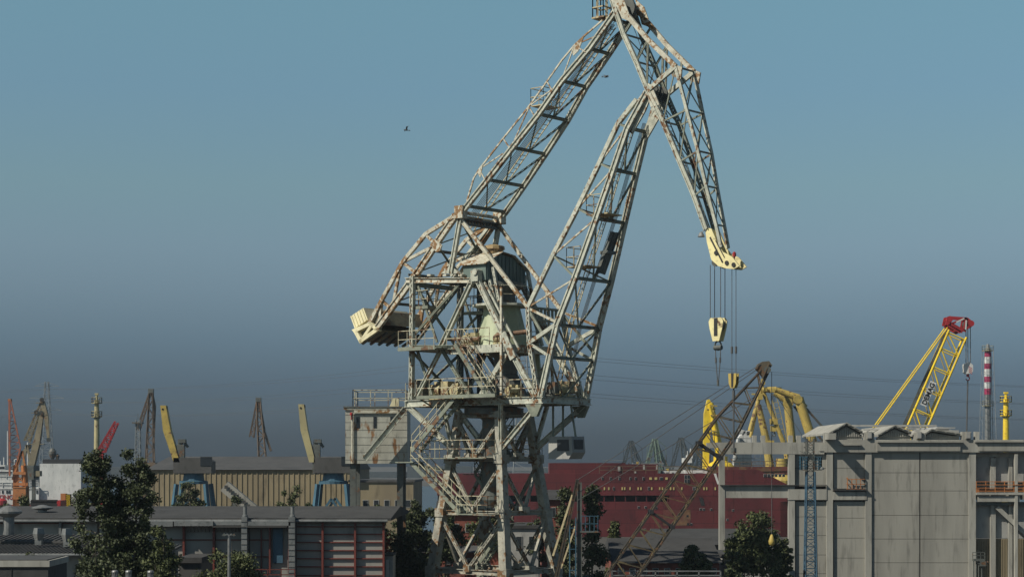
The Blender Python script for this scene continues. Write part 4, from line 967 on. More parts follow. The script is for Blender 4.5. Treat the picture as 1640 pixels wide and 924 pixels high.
# yellow beacon tower at the right edge, and pale one at the left
def beacon(px, D, ytop, w, mat, label, yb=800):
    b = thing('crane_column', label, 'mast', (X(px, D), D, 0)); s = D / F; x = X(px, D)
    zt = Zz(ytop, D)
    obj('column', MB().tube((x, D, 0), (x, D, zt), w * s * 1.35, w * s * .8, 12), mat, b)
    obj('mast_top', MB().tube((x, D, zt), (x, D, zt + 8 * s), w * s * .45, n=8).cbox((x, D, zt + 9 * s), w * s * 1.3, w * s, 3 * s), mat, b)
    for dy in (6, 28):
        z = zt - dy * s
        d = obj('platform', MB().lathe((x, D, z), [(w * s * 1.9, 0), (w * s * 1.9, .15), (w * s, .15)], 10), mat, b)
        obj('handrail', MB().rail([V((x + w * s * 1.85 * math.cos(a), D + w * s * 1.85 * math.sin(a), z)) for a in [i * math.pi / 4 for i in range(9)]], 1.2, 1.2, .04), mat, b)
    m = MB()
    for k in range(8): a = k * math.pi / 4; m.beam((x + w * s * .8 * math.cos(a), D + w * s * .8 * math.sin(a), zt - 30 * s), (x + w * s * 1.8 * math.cos(a), D + w * s * 1.8 * math.sin(a), zt - 26 * s), .1, .3)
    obj('bracket', m, 'steel_dark', b)
beacon(1611, 380, 638, 5, 'yellow_bright', 'bright yellow column with two railed platforms at the right edge, right of the striped chimney')
beacon(155, 380, 640, 4.5, 'pale_yellow', 'pale yellow column with two railed platforms at the left, above the poplar trees')

# ================================================================== tied-arch yellow gantry (bent tubes)
DG = 300.0
gan = thing('bent_arm_crane', 'yellow floating crane with two thick bent tubular arms behind the open concrete frame', 'crane', P(1265, 800, DG))
g_ = lambda x, y, dy=0: P(x, y, DG + dy)
def gobj(n, m, mat='yellow'): return obj(n, m, mat, gan)
gobj('bent_arm', MB().tube(g_(1226, 624), g_(1243, 624), .45, .5, 12).tube(g_(1243, 624), g_(1279, 637), .42, .6, 14).tube(g_(1279, 637), g_(1310, 735), .78, .75, 16).tube(g_(1310, 735), P(1326, 800, DG), .85, n=12))
gobj('bent_arm', MB().tube(g_(1240, 629, 5), g_(1262, 642, 5), .45, .65, 12).tube(g_(1261, 641, 5), g_(1271, 735, 5), .68, .72, 16).tube(g_(1271, 735, 5), g_(1273, 810, 5), .85, n=12))
c = g_(1277, 640); gobj('elbow', MB().tube(c - V((0, .8, 0)), c + V((0, .8, 0)), .7, n=16).tube(g_(1281, 643), g_(1291, 652), .5, .35, 10))
c = g_(1262, 645, 5); gobj('elbow', MB().tube(c - V((0, .7, 0)), c + V((0, .7, 0)), .8, n=16))
gobj('head_beam', MB().beam(g_(1222, 622, -1), g_(1250, 622, 4), .4, .4).cbox(g_(1224, 624), .7, 2, .5).cbox(g_(1236, 626), .6, 3, .5), 'yellow')
gobj('a_frame_leg', MB().tube(g_(1222, 613), g_(1201, 690), .3, .38, 10))
gobj('a_frame_leg', MB().tube(g_(1221, 616, 3), g_(1202, 700, 3), .25, .25, 8))
gobj('a_frame_leg', MB().tube(g_(1214, 648), g_(1227, 704), .5, .6, 12).tube(g_(1227, 704), g_(1240, 800), .6, .8, 12))
gobj('a_frame_leg', MB().tube(g_(1222, 626), g_(1255, 709), .3, .38, 8).tube(g_(1255, 709), g_(1264, 748), .38, .45, 8))
for q_, a_s in (((1217, 635), (.8, 1.2, 1.0)), ((1222, 611), (.6, .8, .9)), ((1229, 707), (2.0, 1.2, .4)), ((1213, 631), (1.8, .4, .25))): gobj('sheave_block', MB().cbox(g_(*q_), *a_s))
gobj('pedestal', MB().lathe(g_(1252, 764), [(2.0, -4), (2.0, -.5), (1.6, 0), (1.0, .5), (.9, 3)], 18))
m = MB()
for dx, dy in ((0, 0), (1.6, 0), (3.2, 0)): m.tube(g_(1288 + dx, 652), g_(1326 + dx, 695), .07, n=5); m.tube(g_(1270 + dx, 650, 5), g_(1316 + dx, 706, 5), .07, n=5)
m.tube(g_(1243, 632), g_(1290, 705), .05, n=5)
gobj('stay_rope', m, 'steel_dark')
m = MB()
for dx in (-3, -1, 1, 3): m.tube(g_(1238 + dx, 630), g_(1238 + dx, 671), .05, n=5)
gobj('hoist_rope', m, 'galv')
m = MB().ladder(g_(1241, 640, -1.5), g_(1257, 709, -1.5), .8, V((1, 0, .2)), .8, .06)
gobj('ladder', m)
bh = thing('twin_hook_block', 'boxy yellow hook block hung between the legs of the yellow bent arm crane', 'hook block', g_(1239, 700))
obj('housing', MB().cbox(g_(1239, 675), 1.15, 1, .9).cbox(g_(1239, 686), .95, .5, .9).cbox(g_(1235, 675, -.6), .3, .1, .5), 'yellow', bh)
obj('hook', MB().tube(g_(1239, 690), g_(1239, 693), .22, n=10).path([g_(1239, 695.5) + V((.28 * math.sin(a), 0, .28 * math.cos(a))) for a in [i * math.pi / 6 for i in range(10)]], .1), 'steel_dark', bh)

# yellow crane behind the ship (A-shaped arm and slewing base)
ya = thing('slewing_crane', 'yellow pedestal crane with twin upright arms standing left of the bent arm crane', 'crane', P(1145, 800, 320))
y_ = lambda x, y, dy=0: P(x, y, 320 + dy)
obj('arm', MB().prism([y_(1126, 770), y_(1134, 770), y_(1140, 645), y_(1136, 639), y_(1133, 640), y_(1128, 662)], (0, 1.5, 0)), 'yellow_bright', ya)
obj('arm', MB().tube(y_(1138, 645, 3), y_(1156, 745, 3), .5, .8, 10), 'yellow_bright', ya)
obj('strut', MB().tube(y_(1136, 648), y_(1148, 700), .28, .35, 8).tube(y_(1148, 700), y_(1151, 745), .35, n=8), 'yellow_bright', ya)
m = MB().tube(y_(1132, 655), y_(1146, 655), .14)
for y in (650, 665, 690): m.cbox(y_(1143, y), 1.1, .9, .25)
m.tube(y_(1143, 648), y_(1143, 692), .1); obj('crosswalk', m, 'yellow', ya)
obj('machine_house', MB().lathe(y_(1154, 770), [(2.6, 0), (2.6, 2.2), (1.9, 3.0), (1.2, 3.4), (1.2, 4.2)], 14).cbox(y_(1162, 762), 1.4, 2, .4), 'yellow_bright', ya)

# white exhaust casing wrapped in scaffold
wf = thing('funnel_tower', 'white tapering funnel tower wrapped in scaffold behind the open concrete frame', 'funnel', P(1185, 800, 325))
w_ = lambda x, y, dy=0: P(x, y, 325 + dy)
obj('casing', MB().prism([w_(1167, 790), w_(1204, 790), w_(1203, 692), w_(1192, 690), w_(1184, 702)], (0, 4, 0)), 'white', wf)
obj('top_fins', MB().prism([w_(1183, 686), w_(1195, 690), w_(1190, 698)], (0, 3, 0)).prism([w_(1196, 690), w_(1204, 688), w_(1202, 696), w_(1196, 697)], (0, 3, 0)), 'white', wf)
m = MB()
for x in (1176, 1190, 1203, 1209, 1218):
    m.beam(w_(x, 790, -1.2), w_(x, 690 if x < 1205 else 725, -1.2), .07, .07)
for y in range(694, 790, 8):
    x0 = 1180 - (y - 694) * .17; m.beam(w_(x0, y, -1.2), w_(1205 if y < 728 else 1218, y, -1.2), .1, .07)
for y in range(700, 790, 16): m.beam(w_(1178, y, -1.3), w_(1204, y + 12, -1.3), .05, .05)
for y in (692, 699, 706, 714): m.beam(w_(1156, y, 2), w_(1166, y, 2), .06, .06)
for x in (1156, 1161, 1166): m.beam(w_(x, 690, 2), w_(x, 760, 2), .06, .06)
obj('scaffold', m, 'galv', wf)

# ================================================================== the red ship
DS = 262.0
ship = thing('red_ship', 'long dark red unfinished ship hull with rows of yellow-blinded windows at the quay', 'ship', (X(1080, DS), DS + 8, 0))
s_ = lambda x, y, dy=0: P(x, y, DS + dy)
def sp(name, m, mat, parent=None, label=None): return obj(name, m, mat, parent or ship, label=label)
def sbx(m, x0, y0, x1, y1, n=0, f=14): return m.box(X(x0, DS), X(x1, DS), DS + n, DS + f, Zz(y1, DS), Zz(y0, DS))
hullm = MB()
# hull: a plan-view outline swept up, bow to the right tapering away
def plan(z_in): return [(X(700, DS), DS + .0), (X(1250, DS), DS + 0), (X(1330, DS), DS + 2.5), (X(1380, DS), DS + 8), (X(1330, DS), DS + 13.5), (X(1250, DS), DS + 16), (X(700, DS), DS + 16)]
hullm.prism([(x, y, .02) for x, y in plan(0)], (0, 0, Zz(803, DS) - .02))
sp('hull', hullm, 'hull')
# promenade band: recessed dark strip with pillars (left part) and solid plating elsewhere
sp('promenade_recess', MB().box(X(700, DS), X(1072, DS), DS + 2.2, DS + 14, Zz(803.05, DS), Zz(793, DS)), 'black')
m = MB()
for x in range(712, 1072, 17): sbx(m, x, 793, x + 1.4, 803, .15, .6)
sp('promenade_pillar', m, 'hull')
up = MB().box(X(700, DS), X(1146, DS), DS + .02, DS + 14, Zz(793, DS), Zz(758, DS)).box(X(1072, DS), X(1262, DS), DS + .04, DS + 14.02, Zz(803.03, DS), Zz(793, DS))
up.prism([s_(1146, 793, .02), s_(1262, 793, .02), s_(1262, 776, .02), s_(1215, 752, .02), s_(1160, 752, .02), s_(1146, 758, .02)], (0, 13.9, 0))
sp('superstructure', up, 'hull')
sp('deck_house', sbx(sbx(MB(), 880, 741, 1002, 758, 1, 9), 1002, 743, 1055, 758, .9, 9), 'hull')
sp('deck_house', MB().prism([s_(1137, 760, 1), s_(1144, 747, 1), s_(1262, 747, 1), s_(1262, 760, 1)], (0, 9, 0)), 'hull2')
m = MB(); m.rail([s_(960, 758, .2), s_(1146, 758, .2)], 1.0, 1.6, .04); m.rail([s_(1146, 752, .2), s_(1262, 749, .2)], 1.0, 1.6, .04)
sp('deck_railing', m, 'brown')
def win(x, y, w, h, mat, frame=True, dy=-.03):
    f = sp('window', MB().box(X(x - w / 2, DS), X(x + w / 2, DS), DS + dy, DS + dy + .09, Zz(y + h / 2, DS), Zz(y - h / 2, DS)), 'panelpale' if mat == 'glass' else 'hull2')
    sp('pane', MB().box(X(x - w / 2 + .35, DS), X(x + w / 2 - .35, DS), DS + dy - .03, DS + dy, Zz(y + h / 2 - .35, DS), Zz(y - h / 2 + .35, DS)), mat, f)
for x, w, mt in ((965, 3, 'glass'), (978, 3, 'glass'), (992, 3, 'glass'), (1009.5, 2.8, 'glass'), (1018, 2.8, 'glass'), (1030.5, 3, 'glass'), (1042, 5, 'glassyellow'), (1050.5, 5, 'glassyellow'), (1059, 5, 'glass'), (1067.5, 4.5, 'glassyellow')): win(x, 766, w, 4.6, mt)
for x, mt in ((968, 'glassyellow'), (975, 'glassyellow'), (983, 'glass'), (996.5, 'glassyellow'), (1000.5, 'glassyellow'), (1009, 'glassyellow'), (1022, 'glassyellow'), (1026.5, 'glassyellow'), (1039, 'glass'), (1043.8, 'glassyellow'), (1056.5, 'glassyellow'), (1061, 'glassyellow'), (1074, 'glassyellow'), (1079, 'glassyellow'), (1092, 'glassyellow'), (1111, 'glass'), (1114.5, 'glass'), (1127.5, 'glassyellow'), (1131.8, 'glassyellow'), (1145.5, 'glassyellow')): win(x, 782, 2.9, 5.2, mt)
for x, y in ((1098, 763), (1102.5, 763), (1098, 770), (1102.5, 770)): win(x, y, 4, 6, 'glass')
for x in (1225, 1231, 1237, 1243, 1249, 1255): win(x, 761, 4.5, 5, 'glass')
for x, y in ((1023, 812), (1034, 812), (1051, 813), (1102, 839), (1107, 839), (1122, 815), (1127, 815.5), (1139, 815.5), (1101, 826), (1174, 817), (1165, 832), (1231, 831), (1023, 848), (1028, 848), (1033, 848), (1043, 848), (1049, 848), (1065, 850), (1113, 852)): win(x, y, 3.6, 3.6, 'glass')
sp('hull_door', MB().prism([s_(1119, 796, -.05), s_(1125, 796, -.05), s_(1129, 809, -.05), s_(1123, 809, -.05)], (0, .08, 0)), 'black')
sp('hull_patch', MB().box(X(1062, DS), X(1106, DS), DS - .03, DS + .0, Zz(841, DS), Zz(816, DS)), 'hull2')
sp('gangway_box', MB().box(X(1093, DS), X(1110, DS), DS - 2.2, DS - .02, Zz(857, DS), Zz(850, DS)), 'blue')
sp('white_band', MB().prism([s_(1143, 758, -.02), s_(1147, 758, -.02), s_(1152, 775, -.02), s_(1149, 775, -.02)], (0, .04, 0)), 'white')
m = MB()
for x, y, w, h in ((992, 750, 4, 8), (1032, 748, 3, 7), (1053, 748, 3, 7), (1018, 756, 3, 3)): m.box(X(x - w / 2, DS), X(x + w / 2, DS), DS + .8, DS + .95, Zz(y + h / 2, DS), Zz(y - h / 2, DS))
sp('locker', m, 'panelpale')
sp('deck_machinery', MB().cbox(s_(1100, 737, 6), 1.2, 3, .7).cbox(s_(1104, 731, 6), .8, 2, .4).beam(s_(1096, 745, 6), s_(1104, 730, 6), .1, .1).beam(s_(1105, 730, 6), s_(1106, 718, 6), .15, .15).beam(s_(1100, 736, 6), s_(1101, 722, 6), .1, .1).cbox(s_(1118, 755, 5), 4, 4, .5).cbox(s_(1082, 756, 5), 4, 3, .4), 'white')
sp('deck_machinery', MB().cbox(s_(1069, 753, 5), .35, .6, .5).cbox(s_(1021, 741, 5), .3, .5, .3), 'yellow')
rq = random.Random(11)
for i in range(46):
    m = MB()
    x = rq.uniform(962, 1150); y0 = 758 if x < 1143 else 747; h = rq.uniform(1.5, 9)
    if 1000 < x < 1056: y0 = 743; h *= .5
    if rq.random() < .55: m.beam(s_(x, y0 + .5, 4 + rq.uniform(0, 4)), s_(x + rq.uniform(-1, 1), y0 - h, 4 + rq.uniform(0, 4)), .09, .09)
    else: m.cbox(s_(x, y0 - h * .18, rq.uniform(2, 7)), rq.uniform(.3, 1.4), 1, h * .04 + .1)
    sp('deck_fitting', m, 'galv')
for x0, x1, y in ((1060, 1096, 752), (1104, 1142, 750), (1060, 1090, 748), (965, 998, 737)): sp('deck_pipe', MB().beam(s_(x0, y, 5), s_(x1, y, 5), .07, .07), 'galv')
# upper works seen through the concrete frame
m = MB(); 
for x, w, h, yb in ((1172, 14, 8, 806), (1195, 22, 9, 806), (1222, 18, 7, 806), (1245, 14, 9, 806)): m.cbox(s_(x, yb - h / 2, 3), w * .085, 3, h * .087)
m.rail([s_(1160, 803, .3), s_(1262, 803, .3)], .9, .6, .04)
# white scaffolding and units on the quay side of the deck
sp('deck_unit', m, 'white')

# ================================================================== near left: white workshop hall
DH = 110.0
a_ = lambda px, D=DH: X(px, D)
z_ = lambda py, D=DH: Zz(py, D)
ws = thing('workshop_hall', 'long low hall with white sheet walls, red steel frames and dark flat roof', 'building', (a_(300), DH + 5, 0))
def wp(n, m, mat, parent=None): return obj(n, m, mat, parent or ws)
def hb3(m, x0, y0, x1, y1, n, f, D=DH): return m.box(a_(x0, D), a_(x1, D), n, f, z_(y1, D), z_(y0, D))
for (x0, x1, yy) in ((-60, 135, (834, 858, 900)), (135, 295, (834, 864, 891, 930)), (295, 345, (842, 864, 891, 930)), (345, 392, (842, 864, 930)), (400, 470, (841, 864, 892, 930))):
    for y0, y1 in zip(yy, yy[1:]): wp('wall_panel', hb3(MB(), x0, y0, x1 - .4, y1 - .3, DH + .1, DH + .3), 'hallwhite')
for (x0, x1) in ((475, 516), (518, 568), (570, 614)):
    yy = [834, 843, 855, 868, 881, 894, 907, 921, 935]
    for y0, y1 in zip(yy, yy[1:]): wp('wall_panel', hb3(MB(), x0, y0 + .6, x1, y1 - .6, DH + .1, DH + .25), 'hallwhite')
wp('inner_wall', MB().box(a_(-60), a_(616), DH + .31, DH + .5, 0, z_(832)), 'seam')
wp('wall', MB().box(a_(-60), a_(616), DH + .1, DH + .3, 0, z_(936)), 'hallwhite')
for x in (295, 343, 517, 569, 614.5): wp('red_post', MB().box(a_(x - 1.6), a_(x + 1.6), DH - .22, DH + .1, 0, z_(834)), 'redframe')
for y in (843, 855, 868, 881, 894, 907, 921): wp('red_rail', MB().box(a_(475), a_(616), DH - .02, DH + .09, z_(y + .8), z_(y - .8)), 'redframe')
for y in (864, 891): wp('red_rail', MB().box(a_(252), a_(435), DH - .02, DH + .09, z_(y + .8), z_(y - .8)), 'redframe')
wp('red_rail', MB().box(a_(-60), a_(135), DH - .02, DH + .09, z_(838.2), z_(837)), 'redframe')
roof = wp('roof', MB().prism([(a_(-60), DH - .35, z_(833)), (a_(-60), DH - .35, z_(829)), (a_(-60), DH + 9, z_(829) + .5), (a_(-60), DH + 20, z_(829) - .1), (a_(-60), DH + 20, z_(833))], (a_(616) - a_(-60) + .4, 0, 0)), 'roofdark')
wp('gutter', MB().tube((a_(-60), DH - .42, z_(833.5)), (a_(616) + .2, DH - .42, z_(833.5)), .09, n=8), 'galv', roof)
m = MB()
for x in range(-50, 616, 24): m.box(a_(x), a_(x) + .05, DH - .2, DH + 8, z_(829) + .02, z_(829) + .5)
# box ducts along the wall
m = MB(); hb3(m, 283, 833.5, 345, 841, DH - .9, DH - .1); hb3(m, 345, 834, 390, 840, DH - .8, DH - .1); hb3(m, 400, 834, 468, 840.5, DH - .9, DH - .1); hb3(m, 200, 834, 280, 842, DH - .7, DH - .1)
wp('box_duct', m, 'galv')
for (x0, x1) in ((390, 399), (465, 475)):
    d = wp('vertical_duct', MB().box(a_(x0), a_(x1), DH - .9, DH - .15, z_(926), z_(827)), 'galv')
    m = MB()
    for y in range(834, 925, 9): m.box(a_(x0) - .02, a_(x1) + .02, DH - .93, DH - .12, z_(y + .6), z_(y))
    wp('joint_band', m, 'roofgrey', d)
    c = V(((a_(x0) + a_(x1)) / 2, DH - .5, z_(827)))
    wp('exhaust_stub', MB().lathe(c, [(.16, 0), (.16, .1), (.11, .14), (.11, .62), (.14, .62)], 12), 'galv', d)
wp('blue_door', MB().box(a_(437), a_(453), DH - .05, DH + .09, z_(901), z_(845)), 'blue')
wp('door_post', MB().box(a_(431.5), a_(434), DH - .25, DH + .05, z_(917), z_(844)).box(a_(462), a_(464), DH - .25, DH + .05, z_(917), z_(841)).box(a_(418), a_(419.5), DH - .15, DH + .05, z_(917), z_(847)), 'redframe')
m = MB(); m.box(a_(345), a_(463), DH - .95, DH - .3, z_(843), z_(841.5))
for x in range(300, 395, 6): m.beam((a_(x), DH - .05, z_(851)), (a_(x + 2), DH - .9, z_(842)), .03, .03)
wp('pipe_bridge', m, 'roofgrey')
for x in (36, 47, 84, 93, -12, 4):
    f = wp('window', MB().box(a_(x), a_(x + 5), DH + .04, DH + .1, z_(836.3), z_(831.5)), 'galv'); wp('pane', MB().box(a_(x + .7), a_(x + 4.3), DH + .02, DH + .04, z_(835.7), z_(832.2)), 'glass', f)
wp('grey_post', MB().box(a_(96), a_(100), DH - .3, DH + .1, z_(858), z_(829.5)), 'galv')
wp('railing', MB().rail([(a_(395), DH - 2.5, z_(924)), (a_(480), DH - 2.5, z_(924))], .6, .7, .025), 'redframe')

# lower annex with corrugated roofs in front
DA = 97.0
an = thing('corrugated_annex', 'low annex with two stepped dark corrugated roofs in front of the white hall', 'building', (a_(60, DA), DA + 3, 0))
def ap(n, m, mat, parent=None): return obj(n, m, mat, parent or an)
zt1, zt2 = z_(869, DA), z_(885, DA)
x0, x1 = a_(-60, DA), a_(268, DA)
def sloped(xa, xb, ya, za, yb, zb): return MB().hexa([(xa, ya, za - .12), (xb, ya, za - .12), (xb, yb, zb - .12), (xa, yb, zb - .12), (xa, ya, za), (xb, ya, za), (xb, yb, zb), (xa, yb, zb)])
def ribs(m, xa, xb, ya, za, yb, zb, st):
    x = xa + .05
    while x < xb - .05: m.beam((x, ya, za + .02), (x, yb, zb + .02), .07, .06); x += st
    return m
r1 = ap('roof', ribs(sloped(x0, x1, DA - .6, z_(886, DA - .6), DA + 4.4, z_(872, DA + 4.4)), x0, x1, DA - .6, z_(886, DA - .6), DA + 4.4, z_(872, DA + 4.4), .22), 'roofgrey')
r2 = ap('roof', ribs(sloped(x0, a_(135, DA), DA + 4.6, z_(866, DA + 4.6), DA + 8, z_(856, DA + 8)), x0, a_(135, DA), DA + 4.6, z_(866, DA + 4.6), DA + 8, z_(856, DA + 8), .3), 'roofgrey')
ap('gutter', MB().tube((x0, DA - .7, z_(887, DA)), (x1, DA - .7, z_(887, DA)), .07), 'galv', r1)
ap('wall', MB().box(x0, x1 - .2, DA, DA + 4.3, 0, z_(888, DA)), 'hallwhite'); ap('upper_wall', MB().box(x0, a_(135, DA) - .1, DA + 4.75, DA + 8, z_(890, DA), z_(868, DA + 4.6)), 'hallwhite')
# blue container with faded lettering side on
ct = thing('blue_container', 'blue steel container half hidden behind the poplar, beside the red-framed wall', 'container', (a_(235, 96), 94, 0))
obj('body', MB().box(a_(205, 92), a_(262, 92), 92, 94.6, 0, z_(888, 92)), 'blue', ct)
m = MB()
for i in range(16): x = a_(206, 92) + i * .11; m.box(x, x + .05, 91.96, 92, .2, z_(890, 92))
obj('corrugation', m, 'blue', ct)
obj('corner_post', MB().box(a_(261, 92), a_(264, 92), 91.9, 92.1, 0, z_(887, 92)), 'galv', ct)
# vents
def mushroom(px, ybase, ytop, D, r, label):
    x, z0, z1 = a_(px, D), z_(ybase, D), z_(ytop, D); h = z1 - z0
    v = thing('roof_vent', label, 'roof vent', (x, D, z0))
    obj('stack', MB().lathe((x, D, z0), [(r * .55, 0), (r * .55, h * .6)], 14), 'galv', v)
    obj('cowl', MB().lathe((x, D, z0 + h * .6), [(r * .6, 0), (r * 1.3, h * .14), (r * 1.3, h * .2), (r * .5, h * .36), (r * .2, h * .4)], 14), 'galv', v)
mushroom(14, 856, 809, 101, .55, 'tall galvanised stack with mushroom cowl at the far left of the white hall')
mushroom(68, 829, 808, 114, .5, 'squat galvanised mushroom vent on the hall roof, left of the poplar')
mushroom(-18, 856, 815, 101, .5, 'galvanised stack cut off by the left edge')
def hood(px, yb, yt, D, w, label):
    x, z0, z1 = a_(px, D), z_(yb, D), z_(yt, D); h = z1 - z0; w *= D / F
    v = thing('roof_hood', label, 'roof vent', (x, D, z0))
    obj('base', MB().cbox((x, D, z0 + h * .15), w * .8, w * .8, h * .3), 'galv', v)
    obj('hood', MB().lathe((x, D, z0 + h * .3), [(w * .5, 0), (w * .75, h * .35), (w * .6, h * .7), (w * .35, h * .7)], 4), 'galv', v)
hood(62, 872, 845, 99.5, 13, 'wide galvanised box hood on the annex roof')
hood(107, 875, 846, 99.0, 12, 'galvanised box hood on the annex roof nearest the poplar')
for i, (px, D) in enumerate(((184, 64), (206, 64), (241, 65))):
    x, z = a_(px, D), z_(936, D)
    v = thing('roof_vent', ('small grey slotted roof vent, leftmost of three at the bottom edge', 'small grey slotted roof vent, middle one of three at the bottom edge', 'small grey slotted roof vent, rightmost of three at the bottom edge')[i], 'roof vent', (x, D, z), 'slotted vents at the bottom edge')
    obj('stack', MB().lathe((x, D, z - 1), [(.075, 0), (.075, 1.28)], 12), 'galv', v)
    m = MB().lathe((x, D, z + .28), [(.11, 0), (.11, .03)], 12).lathe((x, D, z + .44), [(.12, 0), (.10, .05), (.02, .07)], 12)
    for k in range(8): a = k * math.pi / 4; m.cbox((x + .09 * math.cos(a), D + .09 * math.sin(a), z + .37), .03, .03, .16)
    obj('cowl', m, 'galv', v)
# near flat roofed block, bottom left
DB = 62.0
nb = thing('flat_roof_block', 'dark flat roofed block with a pale parapet cap in the bottom left corner', 'building', (a_(20, DB), DB + 2, 0))
zr = z_(895, DB)
lp = [(a_(-120, DB), DB), (a_(77, DB), DB), (a_(107, DB + 3.2), DB + 3.2), (a_(-120, DB + 3.2), DB + 3.2)]
obj('wall', MB().prism([(x, y, 0) for x, y in lp], (0, 0, zr - .25)), 'roofdark', nb)
def grow(l, d): cx = sum(q[0] for q in l) / 4; cy = sum(q[1] for q in l) / 4; return [(x + (d if x > cx else -d), y + (d if y > cy else -d)) for x, y in l]
obj('parapet_cap', MB().prism([(x, y, zr - .249) for x, y in grow(lp, .06)], (0, 0, .2)), 'concrete', nb)
obj('roof', MB().prism([(x, y, zr - .048) for x, y in grow(lp, -.05)], (0, 0, .03)), 'roofgrey', nb)
obj('seam', MB().box(a_(18, DB), a_(19, DB), DB - .02, DB + .0, 0, zr - .26), 'black', nb)
# grey shed by the red frames
sh = thing('grey_shed', 'small grey shed with a dark gravel roof in front of the white hall', 'building', (a_(303, 104), 104, 0))
obj('wall', MB().box(a_(287, 103), a_(322, 103), 103, 107, 0, z_(901, 103)), 'roofgrey', sh); obj('roof', MB().box(a_(285, 103), a_(324, 103), 102.8, 107.2, z_(901, 103) + .01, z_(892, 103)), 'roofdark', sh)
# white cabin at the right end of the hall
cbn = thing('grey_door_cabin', 'narrow grey service cabin at the right end of the red framed wall', 'building', (a_(620, 112), 111, 0))
obj('wall', MB().box(a_(617, 111), a_(630, 111), 110.5, 113, 0, z_(889, 111)), 'galv', cbn); obj('roof', MB().box(a_(616, 111), a_(631, 111), 110.3, 113.2, z_(888.9, 111), z_(886, 111)), 'roofdark', cbn)
obj('door', MB().box(a_(619, 111), a_(623.5, 111), 110.46, 110.5, 0, z_(895, 111)), 'panelpale', cbn)
# street lamp
lx, ly = a_(367, 90), 90
lamp = thing('street_lamp', 'tall pale post with two drooping lamp heads in front of the white hall', 'street lamp', (lx, ly, 0))
zl = z_(857, 90)
obj('post', MB().tube((lx, ly, 0), (lx, ly, zl), .11, .07, 12), 'galv', lamp)
for s in (-1, 1):
    ar_ = obj('arm', MB().beam((lx, ly, zl), (lx + s * .12, ly, zl + .08), .05, .05), 'galv', lamp)
    obj('lamp_head', MB().prism([(lx + s * .08, ly - .12, zl + .02), (lx + s * .26, ly - .12, zl + .10), (lx + s * .33, ly - .12, zl + .0), (lx + s * .22, ly - .12, zl - .02)][::s], (0, .24, 0)), 'steel_dark', ar_)

# elevated machine house beside the crane
EH = thing('machine_house', 'pale grey riveted steel machine house with railed roof, left of the big crane tower', 'building', (P(604, 900, 128).x, 130, 0))
De = 127.0
eo = lambda n, m, mat, parent=None: obj(n, m, mat, parent or EH)
x0, x1 = X(553, De), X(652, De); z0, z1_ = Zz(742, De), Zz(653, De)
mh = paint('streaked_pale_steel', (.40, .40, .345), (.30, .30, .26), .16, sc=1.3, streak=.35, rustcol=(.26, .13, .05))
eo('body', MB().box(x0, x1, De, De + 4.2, z0, z1_), mh)
m = MB()
for y in range(664, 742, 12): m.box(x0 - .01, x1 + .01, De - .012, De + .0, Zz(y + .4, De), Zz(y, De))
eo('plate_seam', m, 'roofgrey')
eo('roof', MB().box(x0 - .12, x1 + .12, De - .15, De + 4.35, z1_ + .005, z1_ + .10), 'steel_dark')
eo('eaves_trim', MB().box(x0 - .1, x1 + .1, De - .1, De - .02, z1_ - .13, z1_).box(x0 + .6, x1 - .6, De - .14, De - .02, z1_ - .36, z1_ - .16), 'steel_rusty')
eo('handrail', MB().rail([(x0 + .5, De + .2, z1_ + .1), (x1 - .1, De + .2, z1_ + .1), (x1 - .1, De + 4.2, z1_ + .1), (x0 + .5, De + 4.2, z1_ + .1), (x0 + .5, De + .2, z1_ + .1)], 1.12, 1.3, .025), 'rail')
for x in (571, 598, 625): eo('window', MB().box(X(x, De), X(x + 5, De), De - .03, De, Zz(685, De), Zz(667, De)), 'glass')
eo('roof_vent', MB().prism([(X(622, De), De + 1, z1_ + .1), (X(628, De), De + 1, z1_ + .7), (X(632, De), De + 1, z1_ + .7), (X(631, De), De + 1, z1_ + .1)], (0, .8, 0)).prism([(X(631.5, De), De + 1, z1_ + .1), (X(633.5, De), De + 1, z1_ + .65), (X(637, De), De + 1, z1_ + .65), (X(637, De), De + 1, z1_ + .1)], (0, .8, 0)), 'cream')
eo('red_lamp', MB().lathe((X(563, De), De - .2, Zz(665, De)), [(.03, -.3), (.03, 0), (.10, 0), (.10, .14), (.03, .2)], 10), 'red')
eo('drain_pipe', MB().tube((X(564.5, De), De - .12, Zz(742, De)), (X(564.5, De), De - .12, Zz(660, De)), .06), 'steel_rusty')
eo('diagonal_strut', MB().ibeam((X(650, De), De - .8, Zz(655, De)), (X(585, De), De - .8, Zz(735, De)), .3, .42, V((0, 1, 0)), .07), 'steel')
for x in (x0 + .5, x1 - .5):
    for y in (De + .4, De + 3.8): eo('portal_leg', MB().beam((x, y, 0), (x, y, z0), .4, .4), 'steel_dark')
